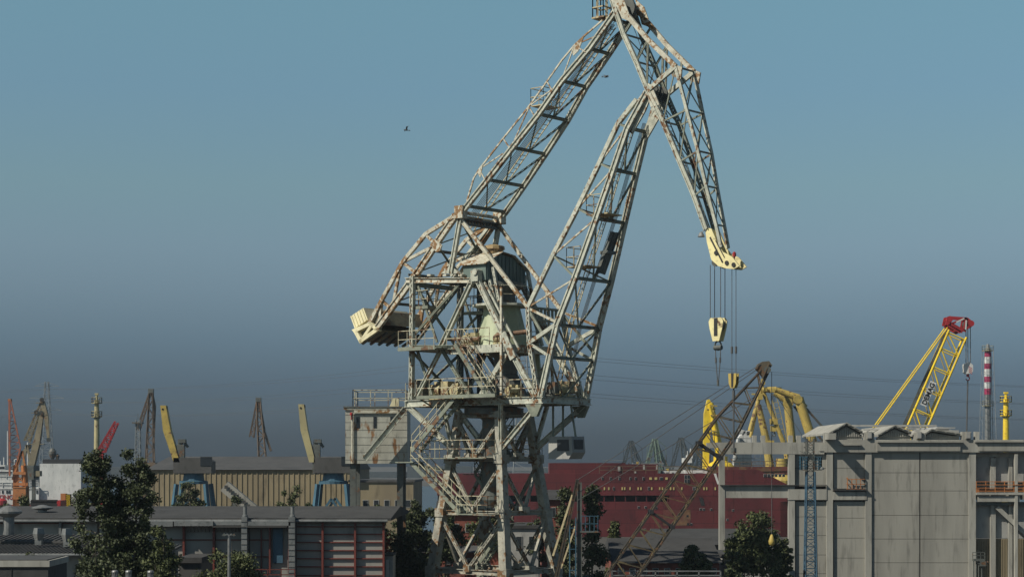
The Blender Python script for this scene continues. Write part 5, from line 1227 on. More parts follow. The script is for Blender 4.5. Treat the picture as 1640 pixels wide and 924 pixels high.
# steel post with blue ladder and cage, right of the tower
sm = thing('cabled_steel_post', 'dark steel post with a blue ladder and railed cage right of the crane tower', 'mast', (X(929, 117), 117, 0))
obj('post', MB().ibeam((X(928, 117), 117, 0), (X(928, 117), 117, Zz(772, 117)), .22, .3, V((0, 1, 0))), 'steel_dark', sm)
obj('ladder', MB().ladder((X(917, 117), 116.8, 1.5), (X(917, 117), 116.8, Zz(828, 117)), .38, V((1, 0, 0)), 1.2, .045), 'bluebright', sm)
obj('cage_floor', MB().box(X(929, 117), X(958, 117), 116.5, 117.6, Zz(852, 117), Zz(850, 117)), 'steel_dark', sm)
obj('cage_railing', MB().rail([(X(930, 117), 116.55, Zz(850, 117)), (X(958, 117), 116.55, Zz(850, 117)), (X(958, 117), 117.5, Zz(850, 117))], .95, .26, .02), 'bluebright', sm)
obj('stay', MB().beam((X(886, 117), 117.4, Zz(890, 117)), (X(917, 117), 117.2, Zz(792, 117)), .12, .14).beam((X(899, 117), 117.4, Zz(910, 117)), (X(922, 117), 117.2, Zz(842, 117)), .1, .12), 'ladder', sm)

# ================================================================== buildings between the yard and the ship
def block(name, label, D, x0, x1, ytop, depth, wm, rm, roof_rise=0, wins=0, wy=(0, 0), cat='building'):
    b = thing(name, label, cat, (X((x0 + x1) / 2, D), D + depth / 2, 0))
    xa, xb, zt = X(x0, D), X(x1, D), Zz(ytop, D)
    w = obj('wall', MB().box(xa, xb, D, D + depth, 0, zt), wm, b)
    if roof_rise: obj('roof', MB().prism([(xa - .2, D - .3, zt + .01), (xa - .2, D + depth / 2, zt + roof_rise), (xa - .2, D + depth + .3, zt + .01)], (xb - xa + .4, 0, 0)), rm, b)
    else: obj('roof', MB().box(xa - .15, xb + .15, D - .15, D + depth + .15, zt + .005, zt + .25), rm, b)
    for i in range(wins):
        x = xa + (xb - xa) * (i + .5) / wins; hw_ = (xb - xa) / wins * .26
        f = obj('window', MB().box(x - hw_, x + hw_, D - .05, D, Zz(wy[1], D), Zz(wy[0], D)), 'panelpale', w)
        obj('pane', MB().box(x - hw_ * .8, x + hw_ * .8, D - .06, D - .05, Zz(wy[1] - .8, D), Zz(wy[0] + .8, D)), 'glass', f)
    return b
block('brown_workshop', 'low brown workshop with dark hipped roof and a row of windows below the red hull', 133, 985, 1152, 901, 14, 'brick', 'roofdark', 1.5, 9, (909, 919))
block('slate_shed', 'dark roofed shed with ribbed skylights right against the red hull', 165, 1060, 1260, 872, 20, 'roofgrey', 'roofdark', 1.1)
block('cream_workshop', 'cream workshop with tall dark windows under the tree inside the open frame', 141, 1162, 1264, 893, 8, 'panelpale', 'roofdark', 0, 8, (899, 916))
block('brick_house', 'red brick house glimpsed through the legs of the crane tower', 150, 700, 800, 823, 10, 'brick', 'roofdark', 1.0, 5, (838, 852))
block('orange_brick_house', 'orange red brick house behind the right leg of the crane tower', 160, 868, 905, 800, 9, 'brick', 'roofdark', .8, 3, (812, 828))
block('white_store', 'pale rendered store seen between the crane legs', 145, 800, 862, 846, 8, 'panelpale', 'roofdark', 0, 3, (858, 880))
block('low_red_shed', 'low dark red shed along the yard at the foot of the crane tower', 140, 660, 760, 884, 5, 'brick', 'roofgrey', .4, 6, (893, 903))
m = MB().rail([(X(980, 118), 118, Zz(928, 118)), (X(1154, 118), 118, Zz(928, 118))], .55, 1.5, .04)
solo('yard_rail', m, 'galv', (X(1060, 118), 118, Zz(928, 118)), 'long pale pipe railing along the bottom edge below the red ship', 'railing')
# big beige hall
bg_ = block('beige_silo_hall', 'huge windowless beige shed behind the trees at the left', 216, 236, 560, 752, 30, 'beige', 'roofgrey', 1.6)
m = MB()
xa, xb = X(236, 216), X(560, 216); x = xa
while x < xb: m.box(x, x + .12, 215.93, 216, 0, Zz(752, 216)); x += .6
obj('cladding_rib', m, 'beige', bg_)
block('tan_block', 'tan block with a pale framed end wall between the beige shed and the machine house', 205, 560, 662, 772, 20, 'beige', 'roofgrey', 0, 6, (800, 812))
# conveyor
cv = thing('conveyor_bridge', 'grey inclined conveyor bridge with square openings before the beige shed', 'conveyor', P(400, 828, 195))
obj('gallery', MB().beam(P(360, 778, 195), P(424, 832, 195), 1.2, 1.0), 'panel', cv)
m = MB()
for i in range(9): f = (i + .5) / 9; a = P(360, 778, 195); b = P(424, 832, 195); c = a + (b - a) * f; m.cbox(c + V((0, -.62, .1)), .35, .04, .35)
obj('opening', m, 'seam', cv); obj('trestle', MB().beam((X(376, 195), 195, 0), P(376, 790, 195), .4, .4).beam((X(408, 195), 195, 0), P(408, 817, 195), .4, .4), 'steel_dark', cv)

# blue portal cranes with slab booms
def blue_portal(D, xs, slab, mat, label):
    s = D / F; xc = (xs[0] + xs[1]) / 2
    b = thing('portal_crane', label, 'crane', (X(xc, D), D + 2, 0))
    zt = Zz(775, D)
    for x in xs:
        for y in (D, D + 5): obj('portal_leg', MB().beam((X(x, D), y, 0), (X(x + (xc - x) * .35, D), y + (2.5 - (y - D)) * .3, zt), .5, .5, None, .4, .4), 'bluebright', b)
    m = MB()
    for y in (D, D + 5):
        m.beam((X(xs[0], D), y, zt * .35), (X(xs[1], D), y, zt * .35), .4, .5)
        m.beam((X(xs[0] + 2, D), y, zt * .38), (X(xc, D), y, zt * .8), .25, .3); m.beam((X(xs[1] - 2, D), y, zt * .38), (X(xc, D), y, zt * .8), .25, .3)
    obj('portal_brace', m, 'bluebright', b)
    obj('turntable', MB().lathe((X(xc, D), D + 2.5, zt), [(1.6, 0), (1.6, .3), (1.2, .4), (1.1, 1.2)], 18), 'bluebright', b)
    (xa, ya), (xb, yb), wt, wb = slab
    h = obj('machine_house', MB().prism([(X(xc, D) - 2.0, D + 1, zt + 1.2), (X(xc, D) + 2.2, D + 1, zt + 1.2), (X(xc, D) + 2.2, D + 1, zt + 2.5), (X(xc, D) + 1.6, D + 1, zt + 2.9), (X(xc, D) - 2.0, D + 1, zt + 2.9)], (0, 3, 0)), 'roofgrey', b)
    obj('window', MB().box(X(xc, D) + 1.0, X(xc, D) + 2.3, D + .95, D + 1, zt + 2.0, zt + 3.0), 'glass', h)
    A0, A1 = P(xa, ya, D + 1.5), P(xb, yb, D + 1.5)
    bo = obj('boom', MB().prism([P(xa - wt, ya, D + 1), P(xa + wt, ya, D + 1), P(xa + wt + (xb - xa) * .35, ya + (yb - ya) * .45, D + 1), P(xb + wb, yb, D + 1), P(xb - wb, yb, D + 1), P(xa - wt + (xb - xa) * .2, ya + (yb - ya) * .45, D + 1)], (0, 1.1, 0)), mat, b)
    obj('sheave', MB().tube(P(xa - .5, ya + 6, D + .95), P(xa - .5, ya + 6, D + 1.0), 1.3 * s * 1.2, n=12), 'black', bo)
    obj('head_bracket', MB().cbox(P(xa + wt + 1.5, ya + 4, D + 1.5), 2.2 * s, .5, 5 * s), 'steel_dark', bo)
    m = MB().beam(P(xb + 6, 718, D + 1.5), P(xb + 6, 706, D + 1.5), .5, .5).beam(P(xb + 10, 704, D + 1.5), P(xb + 18, 716, D + 1.5), .3, .3).cbox(P(xb + 9, 706, D + 1.5), .8, .8, .4).cbox(P(xb + 7, 735, D + 1.5), .8, .8, 3.2)
    obj('luffing_gear', m, 'steel_dark', b)
blue_portal(206, (268, 340), ((261, 649), (283, 740), 4.4, 5), 'yellow', 'portal crane on blue legs with a leaning deep yellow slab boom, left one')
blue_portal(203, (495, 566), ((482, 647), (500, 740), 4.4, 5), 'pale_yellow', 'portal crane on blue legs with a leaning pale cream slab boom, right one')

# ------------------------------------------------------------------ far cranes on the left quay
def lattice(n, a, b, w0, w1, mat, parent, side=V((0, 1, 0)), n_=12, t=.14, dep=None):
    a, b = V(a), V(b); d, y, x = MB().frame(a, b, side); m = MB(); x = d.cross(y)
    def pt(f, i, j): w = (w0 + (w1 - w0) * f) / 2; return a + (b - a) * f + x * i * w + y * j * w * (dep or 1)
    for i in (-1, 1):
        for j in (-1, 1): m.beam(pt(0, i, j), pt(1, i, j), t, t)
    for k in range(n_):
        f0, f1 = k / n_, (k + 1) / n_; s = 1 if k % 2 else -1
        for j in (-1, 1): m.beam(pt(f0, s, j), pt(f1, -s, j), t * .6, t * .6); m.beam(pt(f0, -1, j), pt(f0, 1, j), t * .6, t * .6)
        for i in (-1, 1): m.beam(pt(f0, i, s), pt(f1, i, -s), t * .6, t * .6)
    return obj(n, m, mat, parent)
Do = 330.0
oc = thing('orange_crane', 'orange crane with a slim upright lattice boom in front of the white ship', 'crane', (X(28, Do), Do, 0)); o_ = lambda x, y, d=0: P(x, y, Do + d)
m = MB(); s = 1
for y_d in (-.4, .4): m.beam(o_(15, 641, y_d), o_(15.5, 762, y_d), .28, .28); m.beam(o_(17, 641, y_d), o_(33, 716, y_d), .22, .22)
pr = None
for y in range(652, 762, 11):
    xr = 17 + (y - 641) * .213 if y < 716 else 33 - (y - 716) * .25
    m.beam(o_(15, y), o_(xr, y + 1), .14, .14)
    if pr: m.beam(o_(*pr), o_(15, y), .1, .1)
    pr = (xr, y + 1)
m.beam(o_(33, 716), o_(20, 768), .25, .25)
obj('boom', m, paint('red_orange_paint', (.34, .11, .06), (.25, .085, .05), .05), oc)
obj('boom_head', MB().cbox(o_(16, 641), .5, 1, .5), 'orange', oc)
for x, xt in ((19, 24), (24, 27), (42, 37), (46, 40)): obj('portal_leg', MB().beam(V((X(x, Do), Do + (x % 5) * .4, 0)), o_(xt, 745), .5, .6), 'orange', oc)
obj('portal_beam', MB().beam(o_(22, 757), o_(42, 758), .5, .8).beam(o_(21, 775), o_(45, 775), .5, .4).beam(o_(23, 757), o_(43, 778), .2, .2).beam(o_(42, 757), o_(22, 778), .2, .2), 'orange', oc)
obj('counterweight_arm', MB().beam(o_(20, 768), o_(36, 722), .3, .4).beam(o_(27, 745), o_(36, 722), .3, .4).beam(o_(41, 750), o_(36, 722), .3, .4), 'orange', oc)
h = obj('cab', MB().box(X(24, Do), X(44, Do), Do - 1.2, Do + 1.2, Zz(799, Do), Zz(781, Do)), 'orange', oc); obj('cab_roof', MB().box(X(23.5, Do), X(44.5, Do), Do - 1.3, Do + 1.3, Zz(780.9, Do), Zz(779, Do)), 'orange', h)
Dy = 345.0
gc = thing('ochre_crane', 'faded ochre luffing crane with forked boom, right of the slim orange one', 'crane', (X(55, Dy), Dy, 0)); q_ = lambda x, y, d=0: P(x, y, Dy + d)
khaki = paint('faded_ochre_paint', (.23, .195, .125), (.16, .14, .095), .1, sc=.5)
lattice('tie_boom', q_(68, 643), q_(43, 707), .5, 1.0, khaki, gc, n_=14, t=.16)
obj('main_boom', MB().beam(q_(69, 652), q_(60, 706), .6, .6, None, 1.1, 1.1).beam(q_(60, 706), q_(48, 756), 1.2, 1.3), khaki, gc)
obj('fly_jib', MB().beam(q_(68, 643), q_(74, 665), .8, .8).beam(q_(74, 665), q_(78, 703), .8, .7, None, .4, .4), khaki, gc)
for x, y in ((67, 640), (78, 704), (58, 660), (66, 661)): obj('sheave', MB().tube(q_(x, y, -.6), q_(x, y, .6), .42, n=12), 'steel_dark', gc)
for xx, yy, ww in ((60, 711, 2.6), (56, 661, 1.2), (64, 645, 1.3)): obj('work_platform', MB().cbox(q_(xx, yy), ww, 1.2, .13), khaki, gc)
obj('counterweight', MB().cbox(q_(60, 758), 1.3, 1.6, 1.0).beam(q_(44, 764), q_(62, 763), .3, .3), khaki, gc)
obj('a_frame', MB().prism([q_(36, 722), q_(48, 710), q_(48, 716), q_(38, 728)], (0, 1, 0)).beam(q_(43, 712), q_(36, 745), .4, .4).beam(q_(43, 712), q_(50, 745), .4, .4), khaki, gc)
obj('machine_house', MB().box(X(42, Dy), X(56, Dy), Dy - 1, Dy + 3, Zz(768, Dy), Zz(745, Dy)), 'steel_dark', gc)
for x in (42, 54): obj('portal_leg', MB().beam((X(x, Dy), Dy, 0), q_(x, 768), .6, .6), 'steel_dark', gc)
def spread_crane(D, base, parts, mat, label):
    c = thing('luffing_crane', label, 'crane', (X(base, D), D, 0))
    for n, x0, y0, x1, y1, w0, w1 in parts: lattice(n, P(x0, y0, D), P(x1, y1, D), w0, w1, mat, c, n_=9, t=.2)
    x, y = parts[0][1], parts[0][2]
    obj('boom_head', MB().cbox(P(x, y, D), 1.1, 1.1, .9).tube(P(x - 4, y + 6, D), P(x + 3, y + 6, D), .25), 'steel_dark', c)
    obj('tower', MB().beam((X(base, D), D, 0), P(base, 760, D), 2.0, 2.0, None, 1.4, 1.4), mat, c)
    obj('machine_house', MB().cbox(P(base, 750, D), 4, 3, 2.6), mat, c)
    return c
spread_crane(400, 236, [('main_boom', 242, 626, 240, 745, .8, 1.7), ('tie_boom', 241, 627, 221, 690, .4, .7), ('fly_jib', 243, 628, 248, 652, .35, .35), ('rope_strut', 248, 652, 246, 700, .25, .25)], 'brown', 'dark brown luffing crane, tallest on the far left quay, left of the yellow slab boom')
spread_crane(400, 417, [('main_boom', 414, 640, 421, 745, .8, 1.6), ('tie_boom', 413, 642, 403, 700, .5, .9), ('fly_jib', 415, 642, 423, 690, .35, .4), ('lower_strut', 423, 690, 434, 722, .3, .3)], 'brown', 'brown luffing crane with splayed arms midway between the two slab booms')
rc = thing('red_boom_crane', 'short bright red crane boom leaning above the poplar tops', 'crane', (X(165, 362), 362, 0))
lattice('boom', P(163, 722, 362), P(187, 676, 362), 1.3, .7, 'red', rc, n_=8, t=.22); obj('base', MB().beam((X(161, 362), 362, 0), P(163, 722, 362), .8, .8), 'red', rc)
lm = thing('signal_mast', 'thin grey lattice signal mast just left of the dark brown crane', 'mast', (X(221, 350), 350, 0))
lattice('shaft', (X(221, 350), 350, 0), P(221, 672, 350), 1.3, .7, 'pylon', lm, n_=26, t=.12)
obj('top_platform', MB().cbox(P(221, 677, 350), 1.9, 1.9, .25).beam(P(221, 672, 350), P(221, 662, 350), .08, .08), 'steel_dark', lm)
# far green-grey cranes beyond the ship: one built, three copied
def far_crane():
    D = 620.0; c = thing('shipyard_crane', 'x', 'crane', (0, D, 0), 'dark cranes beyond the red ship'); g = lambda x, z: V((x, D, z))
    obj('portal', MB().beam(g(-3, 0), g(-1.2, 6), .5, .5).beam(g(3, 0), g(1.2, 6), .5, .5).beam(g(-1.6, 6), g(1.6, 6), .8, .8), 'greygreen', c)
    obj('machine_house', MB().cbox(g(0, 7.3), 4.2, 3, 2.4), 'greygreen', c)
    lattice('main_jib', g(1.5, 7.5), g(0, 18.4), 2.0, 1.1, 'greygreen', c, n_=7, t=.42)
    lattice('tie_boom', g(-3.8, 8.4), g(-.6, 18.8), 1.1, .8, 'greygreen', c, n_=7, t=.34)
    lattice('fly_jib', g(-.4, 18.7), g(4.8, 8.6), 1.0, .6, 'greygreen', c, n_=8, t=.32)
    obj('bracing_rope', MB().beam(g(-.5, 18.9), g(-3.2, 16.2), .16, .16).beam(g(-3.2, 16.2), g(-3.4, 9), .16, .16).beam(g(.2, 18.9), g(3.8, 16.4), .16, .16).beam(g(3.8, 16.4), g(4.3, 11), .16, .16), 'greygreen', c)
    obj('counterweight', MB().cbox(g(-4.2, 8.0), 1.6, 1.6, 1.3), 'greygreen', c)
    obj('operator_cab', MB().cbox(g(2.6, 9.0), 1.2, 1.2, 1.4), 'steel_dark', c)
    return c
fc = far_crane()
labs = ('dark far crane over the left end of the red ship, nearest the big crane', 'pale green far crane with wide open arms, second from the big crane', 'dark far crane with the thickest arms, third from the big crane', 'dark far crane half hidden behind the leaning lattice boom')
pls = ((1012, 705, 1.0, 0), (1050, 702, 1.0, 12), (1092, 700, 1.05, -8), (1124, 702, 1.0, 180))
cr = [fc] + [copy_tree(fc) for _ in range(3)]
for o, (px, py, sc_, rz), lb in zip(cr, pls, labs):
    o.location = (X(px, 620), 620, 0); k = Zz(py, 620) / 19.0 * 1.0
    o.scale = (k * .9, k * .9, k); o.rotation_euler.z = R(rz); o['label'] = lb
for ch in [q for q in bpy.data.objects if q.parent == cr[1]]:
    if ch.type == 'MESH': ch.data = ch.data.copy(); ch.data.materials[0] = M.setdefault('fargreen', paint('pale_green_steel', (.15, .21, .16), (.11, .15, .12), .1, sc=.3))

# ------------------------------------------------------------------ white ship at the left
Dw = 430.0
wsx = thing('white_ship', 'white multi-deck ship superstructure at the far left edge behind the orange crane', 'ship', (X(20, Dw), Dw + 8, 0))
w2 = lambda m, x0, y0, x1, y1, n=0, f=12: m.box(X(x0, Dw), X(x1, Dw), Dw + n, Dw + f, Zz(y1, Dw), Zz(y0, Dw))
obj('hull', MB().prism([(X(-140, Dw), Dw, .03), (X(150, Dw), Dw, .03), (X(175, Dw), Dw + 7, .03), (X(150, Dw), Dw + 14, .03), (X(-140, Dw), Dw + 14, .03)], (0, 0, Zz(808, Dw) - .03)), 'red', wsx)
for (x0, y0, x1, y1) in ((-140, 780, 62, 808), (-140, 766, 24, 780), (-140, 752, 20, 766), (-140, 744, 8, 752), (62, 742, 128, 808)):
    dk = obj('deck_house', w2(MB(), x0, y0 + .2, x1, y1, (y0 == 742) * 1.0, 12), 'white', wsx)
    if y0 in (752, 780, 744): obj('window_band', w2(MB(), x0, y0 + 3, x1 - 1, y0 + (6.5 if y0 != 780 else 4), -.06, 0), 'glass', dk)
for x in (-3, 3, 10, 14, 25, 31, 52, 58): 
    f = obj('window', w2(MB(), x, 785, x + 2.6, 790, -.1, .02), 'glass', wsx)
obj('funnel', w2(MB(), 66, 735, 128, 742, 1.5, 8), 'black', wsx)
obj('radar_dome', MB().lathe(P(84, 735, Dw + 4), [(.3, 0), (.5, .3), (.9, 1.2), (.9, 1.8), (.5, 2.4), (.1, 2.6)], 12).lathe(P(92, 735, Dw + 4), [(.3, 0), (.5, .8), (.1, 1.3)], 10), 'steel_dark', wsx)
obj('deck_railing', MB().rail([P(-140, 780, Dw - .1), P(62, 780, Dw - .1)], 1.1, 2, .05).rail([P(-140, 766, Dw - .1), P(24, 766, Dw - .1)], 1.1, 2, .05), 'white', wsx)
m = MB()
for x, y0 in ((-5, 725), (6, 732), (12, 690), (0, 738), (30, 725), (23, 735)): m.beam(P(x, 766, Dw + 3), P(x, y0, Dw + 3), .18, .18)
m.beam(P(24, 735, Dw + 3), P(34, 735, Dw + 3), .2, .5).beam(P(40, 716, Dw + 3), P(48, 716, Dw + 3), .2, .2).beam(P(44, 760, Dw + 3), P(44, 708, Dw + 3), .2, .2).beam(P(38, 724, Dw + 3), P(50, 724, Dw + 3), .15, .15)
obj('antenna_mast', m, 'white', wsx)
me = textmesh('NO SMOKING', 1.45, .03); me.materials.append(paint('brown_red_lettering', (.30, .05, .04), (.22, .04, .03)))
to = bpy.data.objects.new('lettering', me); C.objects.link(to); to.parent = wsx; to.rotation_euler = (R(90), 0, 0)
to.location = P(-11, 796, Dw - .08) - wpos(wsx)
obj('red_lifeboat', MB().lathe(P(3, 806, Dw - 1.5), [(.6, -.9), (1.2, -.3), (1.2, .7), (.5, 1.2)], 12), 'red', wsx)
# orange and yellow chequered pillar, dark railings
cq = thing('chequered_pillar', 'orange pillar with a yellow mesh side in front of the white ship', 'pillar', (X(104, 190), 190, 0))
obj('pillar', MB().box(X(97, 190), X(105, 190), 190, 190.8, 0, Zz(790, 190)), 'orange', cq)
obj('mesh_panel', MB().box(X(105.2, 190), X(112, 190), 190.1, 190.7, 0, Zz(791, 190)), 'black', cq)
m = MB()
for i in range(16):
    for j in range(3): m.box(X(105.6 + j * 2.2 + (i % 2), 190), X(106.8 + j * 2.2 + (i % 2), 190), 190.03, 190.1, Zz(792.8 + i * 1.6, 190), Zz(791.8 + i * 1.6, 190))
obj('yellow_mesh', m, 'yellow_bright', cq)
obj('foot_beam', MB().box(X(88, 190), X(115, 190), 189.9, 190.9, Zz(817, 190), Zz(813, 190)), 'pale_yellow', cq)
bf = MB()
for x in range(50, 92, 2): bf.beam(P(x, 813, 180), P(x, 801, 180), .1, .1)
bf.beam(P(50, 801, 180), P(92, 801, 180), .15, .25).beam(P(50, 808, 180), P(92, 808, 180), .12, .12)
bf.beam((X(51, 180), 180, 0), P(51, 813, 180), .2, .2).beam((X(91, 180), 180, 0), P(91, 813, 180), .2, .2).beam(P(50, 813, 180), P(92, 813, 180), .15, .25)
solo('dark_fence', bf, 'black', (X(70, 180), 180, 0), 'dark slatted fence beyond the white hall roof at the left', 'fence')
solo('quay_container', MB().box(X(86, 186), X(97, 186), 186, 188.5, 0, Zz(801, 186)).box(X(86, 186), X(97, 186), 185.95, 186, .5, Zz(804, 186)), 'red', (X(91, 186), 187, 0), 'dark red container between the slatted fence and the orange pillar', 'container')
hedge = None

# ------------------------------------------------------------------ far shore, pylons and wires
m = MB(); r3 = random.Random(3); x = -900
while x < 900:
    w = r3.uniform(12, 60); h = r3.uniform(3, 9.5); m.box(x, x + w * .97, 1500 + r3.uniform(0, 20), 1560, 0, h); x += w
struct('far_shore', m, 'greygreen')
def pylon(px, D, ytop, label, rz=0):
    x = X(px, D); zt = Zz(ytop, D)
    t = thing('power_pylon', label, 'pylon', (x, D, 0))
    lattice('tower', (x, D, 0), (x, D, zt), 5.5, 1.2, 'pylon', t, n_=18, t=.2)
    arms = []
    for i, f in enumerate((.74, .85, .96)):
        z = zt * f; hw_ = (5.5, 6.5, 4.5)[i]
        obj('crossarm', MB().beam((x - hw_, D, z), (x + hw_, D, z), .18, .18).beam((x - hw_, D, z), (x, D, z + 1.6), .12, .12).beam((x + hw_, D, z), (x, D, z + 1.6), .12, .12), 'pylon', t)
        arms += [V((x - hw_, D, z - 1)), V((x + hw_, D, z - 1))]
    return t, arms
p1, a1 = pylon(75, 700, 611, 'hazy grey lattice power pylon behind the ochre crane at the left')
p2, a2 = pylon(838, 430, 548, 'hazy lattice power pylon standing behind the big crane tower')
def wire(a, b, sag, label):
    pts = [a + (b - a) * f - Z * sag * 4 * f * (1 - f) for f in [i / 14 for i in range(15)]]
    solo('overhead_wire', MB().path(pts, .035, 4), 'rope', a, label, 'power line', 'overhead power lines')
far_r = [V((X(1900, 620) + dx, 620, z)) for z in (24.5, 29.5, 35.0) for dx in (-5, 5)]
far_l = [V((X(-500, 760) + dx, 760, z)) for z in (28.0, 33, 38) for dx in (-5, 5)]
pos = ('lowest', 'lowest', 'middle', 'middle', 'topmost', 'topmost')
for i in range(6):
    wire(a1[i], a2[i], 3.0, pos[i] + (' nearer' if i % 2 == 0 else ' farther') + ' wire of the span between the left pylon and the big crane')
    wire(a2[i], far_r[i], 2.0, pos[i] + (' nearer' if i % 2 == 0 else ' farther') + ' wire running from behind the big crane to the right edge')
    wire(far_l[i], a1[i], 2.0, pos[i] + (' nearer' if i % 2 == 0 else ' farther') + ' wire between the left pylon and the left edge')

# ------------------------------------------------------------------ birds
def gull(px, py, D, rz, up, label):
    x, y, z = P(px, py, D); b = MB()
    b.tube((-.16, 0, 0), (.0, 0, .02), .02, .07, 8).tube((0, 0, .02), (.14, 0, .03), .07, .045, 8).tube((.14, 0, .03), (.23, 0, .03), .045, .012, 8).tube((-.3, 0, 0), (-.16, 0, 0), .05, .02, 6)
    for s in (-1, 1):
        b.hexa([(-.06, s * .04, .03), (.08, s * .04, .03), (.10, s * .28, .03 + up), (-.03, s * .28, .03 + up), (-.06, s * .04, .05), (.08, s * .04, .05), (.10, s * .28, .045 + up), (-.03, s * .28, .045 + up)])
        b.hexa([(-.03, s * .28, .03 + up), (.10, s * .28, .03 + up), (-.02, s * .60, .02 + up * .7), (-.06, s * .60, .02 + up * .7), (-.03, s * .28, .045 + up), (.10, s * .28, .045 + up), (-.02, s * .60, .028 + up * .7), (-.06, s * .60, .028 + up * .7)])
    o = obj('gull', b, 'galv'); o.location = (x, y, z); o.rotation_euler = (R(12), 0, rz); o.scale = (1, 1, 1)
    tag(o, label, 'bird')
gull(651, 209, 150, R(200), .16, 'grey gull flying alone in open sky left of the big crane')
gull(970, 124, 130, R(20), .10, 'grey gull gliding between the two upper booms of the crane')

# ------------------------------------------------------------------ trees
def tree(px, D, ytop, wpx, seed, label, mat='leaf', kind='round', leaf=.16, n=4000, base=0.0, group='trees in the yard', low=.18):
    rs = np.random.RandomState(seed); x0, z1 = X(px, D), Zz(ytop, D); H_ = z1 - base; W_ = wpx * D / F / 2
    t = thing('poplar_tree' if kind == 'poplar' else ('shrub' if H_ < 3.2 else 'broadleaf_tree'), label, 'tree' if H_ >= 3.2 else 'shrub', (x0, D, base), group)
    stems = {'poplar': [(-.46, .99), (-.05, .86), (.38, .97), (.78, .60)], 'round': [(-.4, .8), (.1, 1.0), (.5, .82)], 'cone': [(0, 1.0)]}[kind]
    m = MB(); cl = []
    m.tube((x0, D, base - .1), (x0, D, base + H_ * low), .05 * H_ ** .8 * .5, .035 * H_ ** .8 * .5, 9)
    for (sx, sh) in stems:
        p = V((x0, D, base + H_ * low * .8)); q = V((x0 + sx * W_ * .9, D + rs.uniform(-.5, .5) * W_, base + H_ * sh * .97)); k = V((x0 + sx * W_ * .7, (p.y + q.y) / 2, base + H_ * (low + .2)))
        r0 = .018 * H_ * .55; path = [p, k, k + (q - k) * .5, q]
        for i in range(3): m.tube(path[i], path[i + 1], r0 * (1 - i * .3), r0 * (.7 - i * .3) + .005, 7)
        nc = {'poplar': 80, 'round': 26, 'cone': 55}[kind]
        for i in range(nc):
            f = rs.uniform(.02, 1) ** (.8 if kind != 'cone' else 1.2)
            c = k + (q - k) * f if f > .0 else k
            if kind == 'poplar': sp = W_ * .46 * (1.1 - f * .62); dz = rs.uniform(-.1, .02) * H_
            elif kind == 'cone': sp = W_ * (1.05 - f * .95); dz = 0; c = V((x0, D, base + H_ * (low * .6 + (1 - low * .6) * f)))
            else: sp = W_ * .62 * (1.0 - .35 * abs(f - .45)); dz = rs.uniform(-.12, .03) * H_
            an_ = rs.uniform(0, 2 * math.pi); rr = sp * math.sqrt(rs.uniform(.05, 1))
            e = V((c.x + rr * math.cos(an_), c.y + rr * math.sin(an_), c.z + dz))
            if rr > .25 * W_: m.tube(c - Z * rr * .5, e, .012 * H_ * .25, .004, 5)
            cl.append((e.x, e.y, e.z, rs.uniform(.16, .36) * max(W_ * .62, .4) * (.72 if kind == 'poplar' else 1.7 if kind == 'round' else 2.6)))
    obj('trunk', m, 'bark', t)
    cl = np.array(cl); idx = rs.randint(0, len(cl), n); g = rs.normal(size=(n, 3)); g /= np.linalg.norm(g, axis=1)[:, None]
    rad = cl[idx, 3] * rs.uniform(.05, 1.15, n) ; c = cl[idx, :3] + g * rad[:, None] * np.array([1, 1, .85]); c[:, 2] = np.maximum(c[:, 2], base + .15)
    u = rs.normal(size=(n, 3)); u /= np.linalg.norm(u, axis=1)[:, None]; v = np.cross(u, rs.normal(size=(n, 3))); v /= np.linalg.norm(v, axis=1)[:, None]
    sz = leaf * rs.uniform(.5, 1.1, n)[:, None]
    P4 = np.stack([c - u * sz * .5, c + v * sz * .32, c + u * sz * .55, c - v * sz * .32], 1).reshape(-1, 3)
    lm_ = MB(); lm_.v = P4.tolist(); lm_.f = [(4 * i, 4 * i + 1, 4 * i + 2, 4 * i + 3) for i in range(n)]
    obj('crown', lm_, mat, t)
    return t
tree(190, 86, 704, 178, 1, 'large multi-stemmed poplar in front of the white hall at the left', 'leaf_dark', 'poplar', .16, 50000, group=None, low=.25)
tree(262, 84, 845, 64, 12, 'low spreading bough of leaves right of the large poplar foot', 'leaf', 'round', .17, 11000, low=.3)
tree(150, 82, 862, 110, 13, 'dense bush at the foot of the large poplar', 'leaf_dark', 'round', .17, 15000, low=.1)
tree(368, 94, 862, 112, 2, 'broad green tree around the two-headed street lamp', 'leaf', 'round', .18, 18000, low=.15)
tree(38, 82, 882, 46, 3, 'small shrub growing behind the flat roofed block', 'leaf', 'round', .13, 2500, base=4.6, low=.1)
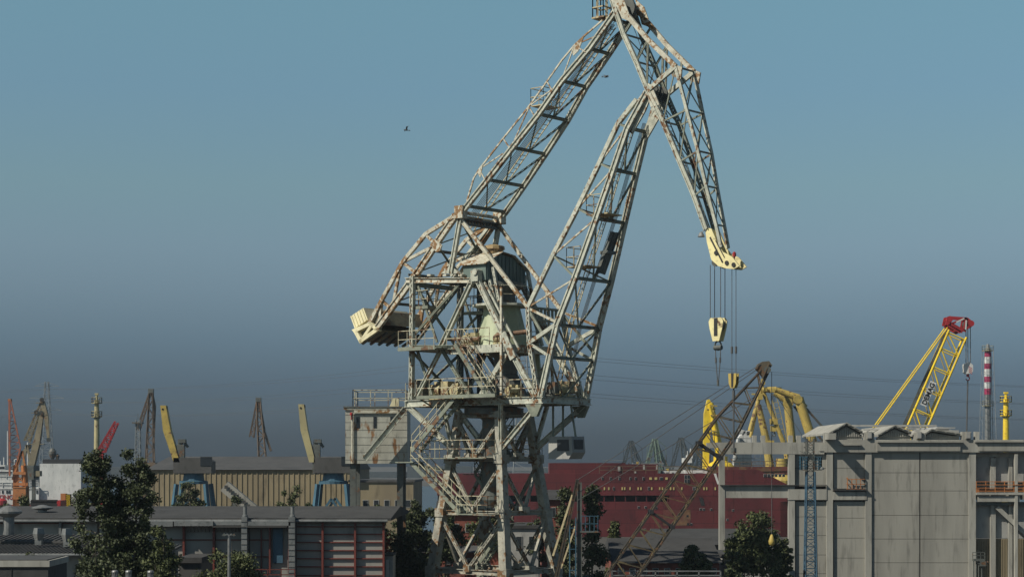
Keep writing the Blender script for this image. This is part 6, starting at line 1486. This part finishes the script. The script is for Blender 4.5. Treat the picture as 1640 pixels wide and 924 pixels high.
far = [(38, 172, 796, 30, 'cone', 'small conical tree at the foot of the orange crane'), (4, 172, 805, 28, 'round', 'dark tree cut by the left edge behind the hall roof'),
 (125, 160, 782, 55, 'round', 'dark tree behind the hall roof just left of the poplar'), (232, 165, 778, 46, 'round', 'tree filling the gap right of the poplar before the beige shed'), (300, 168, 768, 56, 'round', 'roundest dark tree before the left part of the beige shed'),
 (382, 168, 782, 34, 'round', 'narrow dark tree left of the conveyor bridge'), (465, 168, 776, 46, 'round', 'dark tree right of the conveyor bridge, left of blue legs'), (494, 160, 808, 18, 'cone', 'tiny cone shaped tree beside the blue crane leg'),
 (545, 158, 818, 16, 'cone', 'tiny tree between the blue crane legs'), (598, 150, 803, 60, 'round', 'wide tree behind the right end of the white hall'), (655, 140, 786, 66, 'round', 'tall tree left of the crane tower, beside the hall'), (712, 138, 780, 60, 'round', 'tall dark tree seen through the left face of the crane tower'),
 (770, 150, 800, 60, 'round', 'tree seen through the middle of the crane tower'), (905, 136, 786, 46, 'cone', 'column shaped tree right behind the right tower leg'), (948, 134, 784, 52, 'cone', 'tall dark column tree beside the caged steel post'),
 (1205, 134, 822, 92, 'round', 'big dark tree inside the open concrete frame'), (1112, 124, 874, 62, 'round', 'round bush in front of the brown workshop'), (1172, 120, 905, 40, 'round', 'small bush left of the frame column foot'),
 (1252, 137, 858, 34, 'round', 'slender tree right of the big dark tree in the frame'), (640, 124, 858, 90, 'round', 'broad low tree at the end of the red framed wall'), (850, 146, 812, 50, 'round', 'tree seen between the right tower legs'), (985, 142, 836, 34, 'cone', 'low cone tree under the red hull')]
for i, (px, D, yt, w, kd, lb) in enumerate(far):
    tree(px, D, yt, w, 20 + i, lb, 'leaf_dark' if i % 3 else 'leaf', kd, .26, int(5000 + w * 120), low=.12)
tree(617, 118, 850, 26, 60, 'small reddish autumn shrub at the end of the red framed wall', 'leaf_autumn', 'round', .17, 1300, base=1.5, group=None, low=.1)
struct_g = MB(); rs = random.Random(5)
# tangle of scrap and timber at the foot of the leaning crane
sc = MB()
for i in range(70):
    x, y = rs.uniform(X(930, 116), X(1060, 116)), rs.uniform(112, 122); z = rs.uniform(.05, 1.2); a = rs.uniform(0, 6.28); l = rs.uniform(.6, 3)
    sc.beam((x, y, z), (x + l * math.cos(a), y + l * math.sin(a) * .5, z + rs.uniform(-.2, .9)), .12, .14)
tag(obj('scrap_pile', sc, 'brown'), 'heap of rusty scrap bars at the foot of the leaning lattice boom', 'scrap', None, 'stuff')
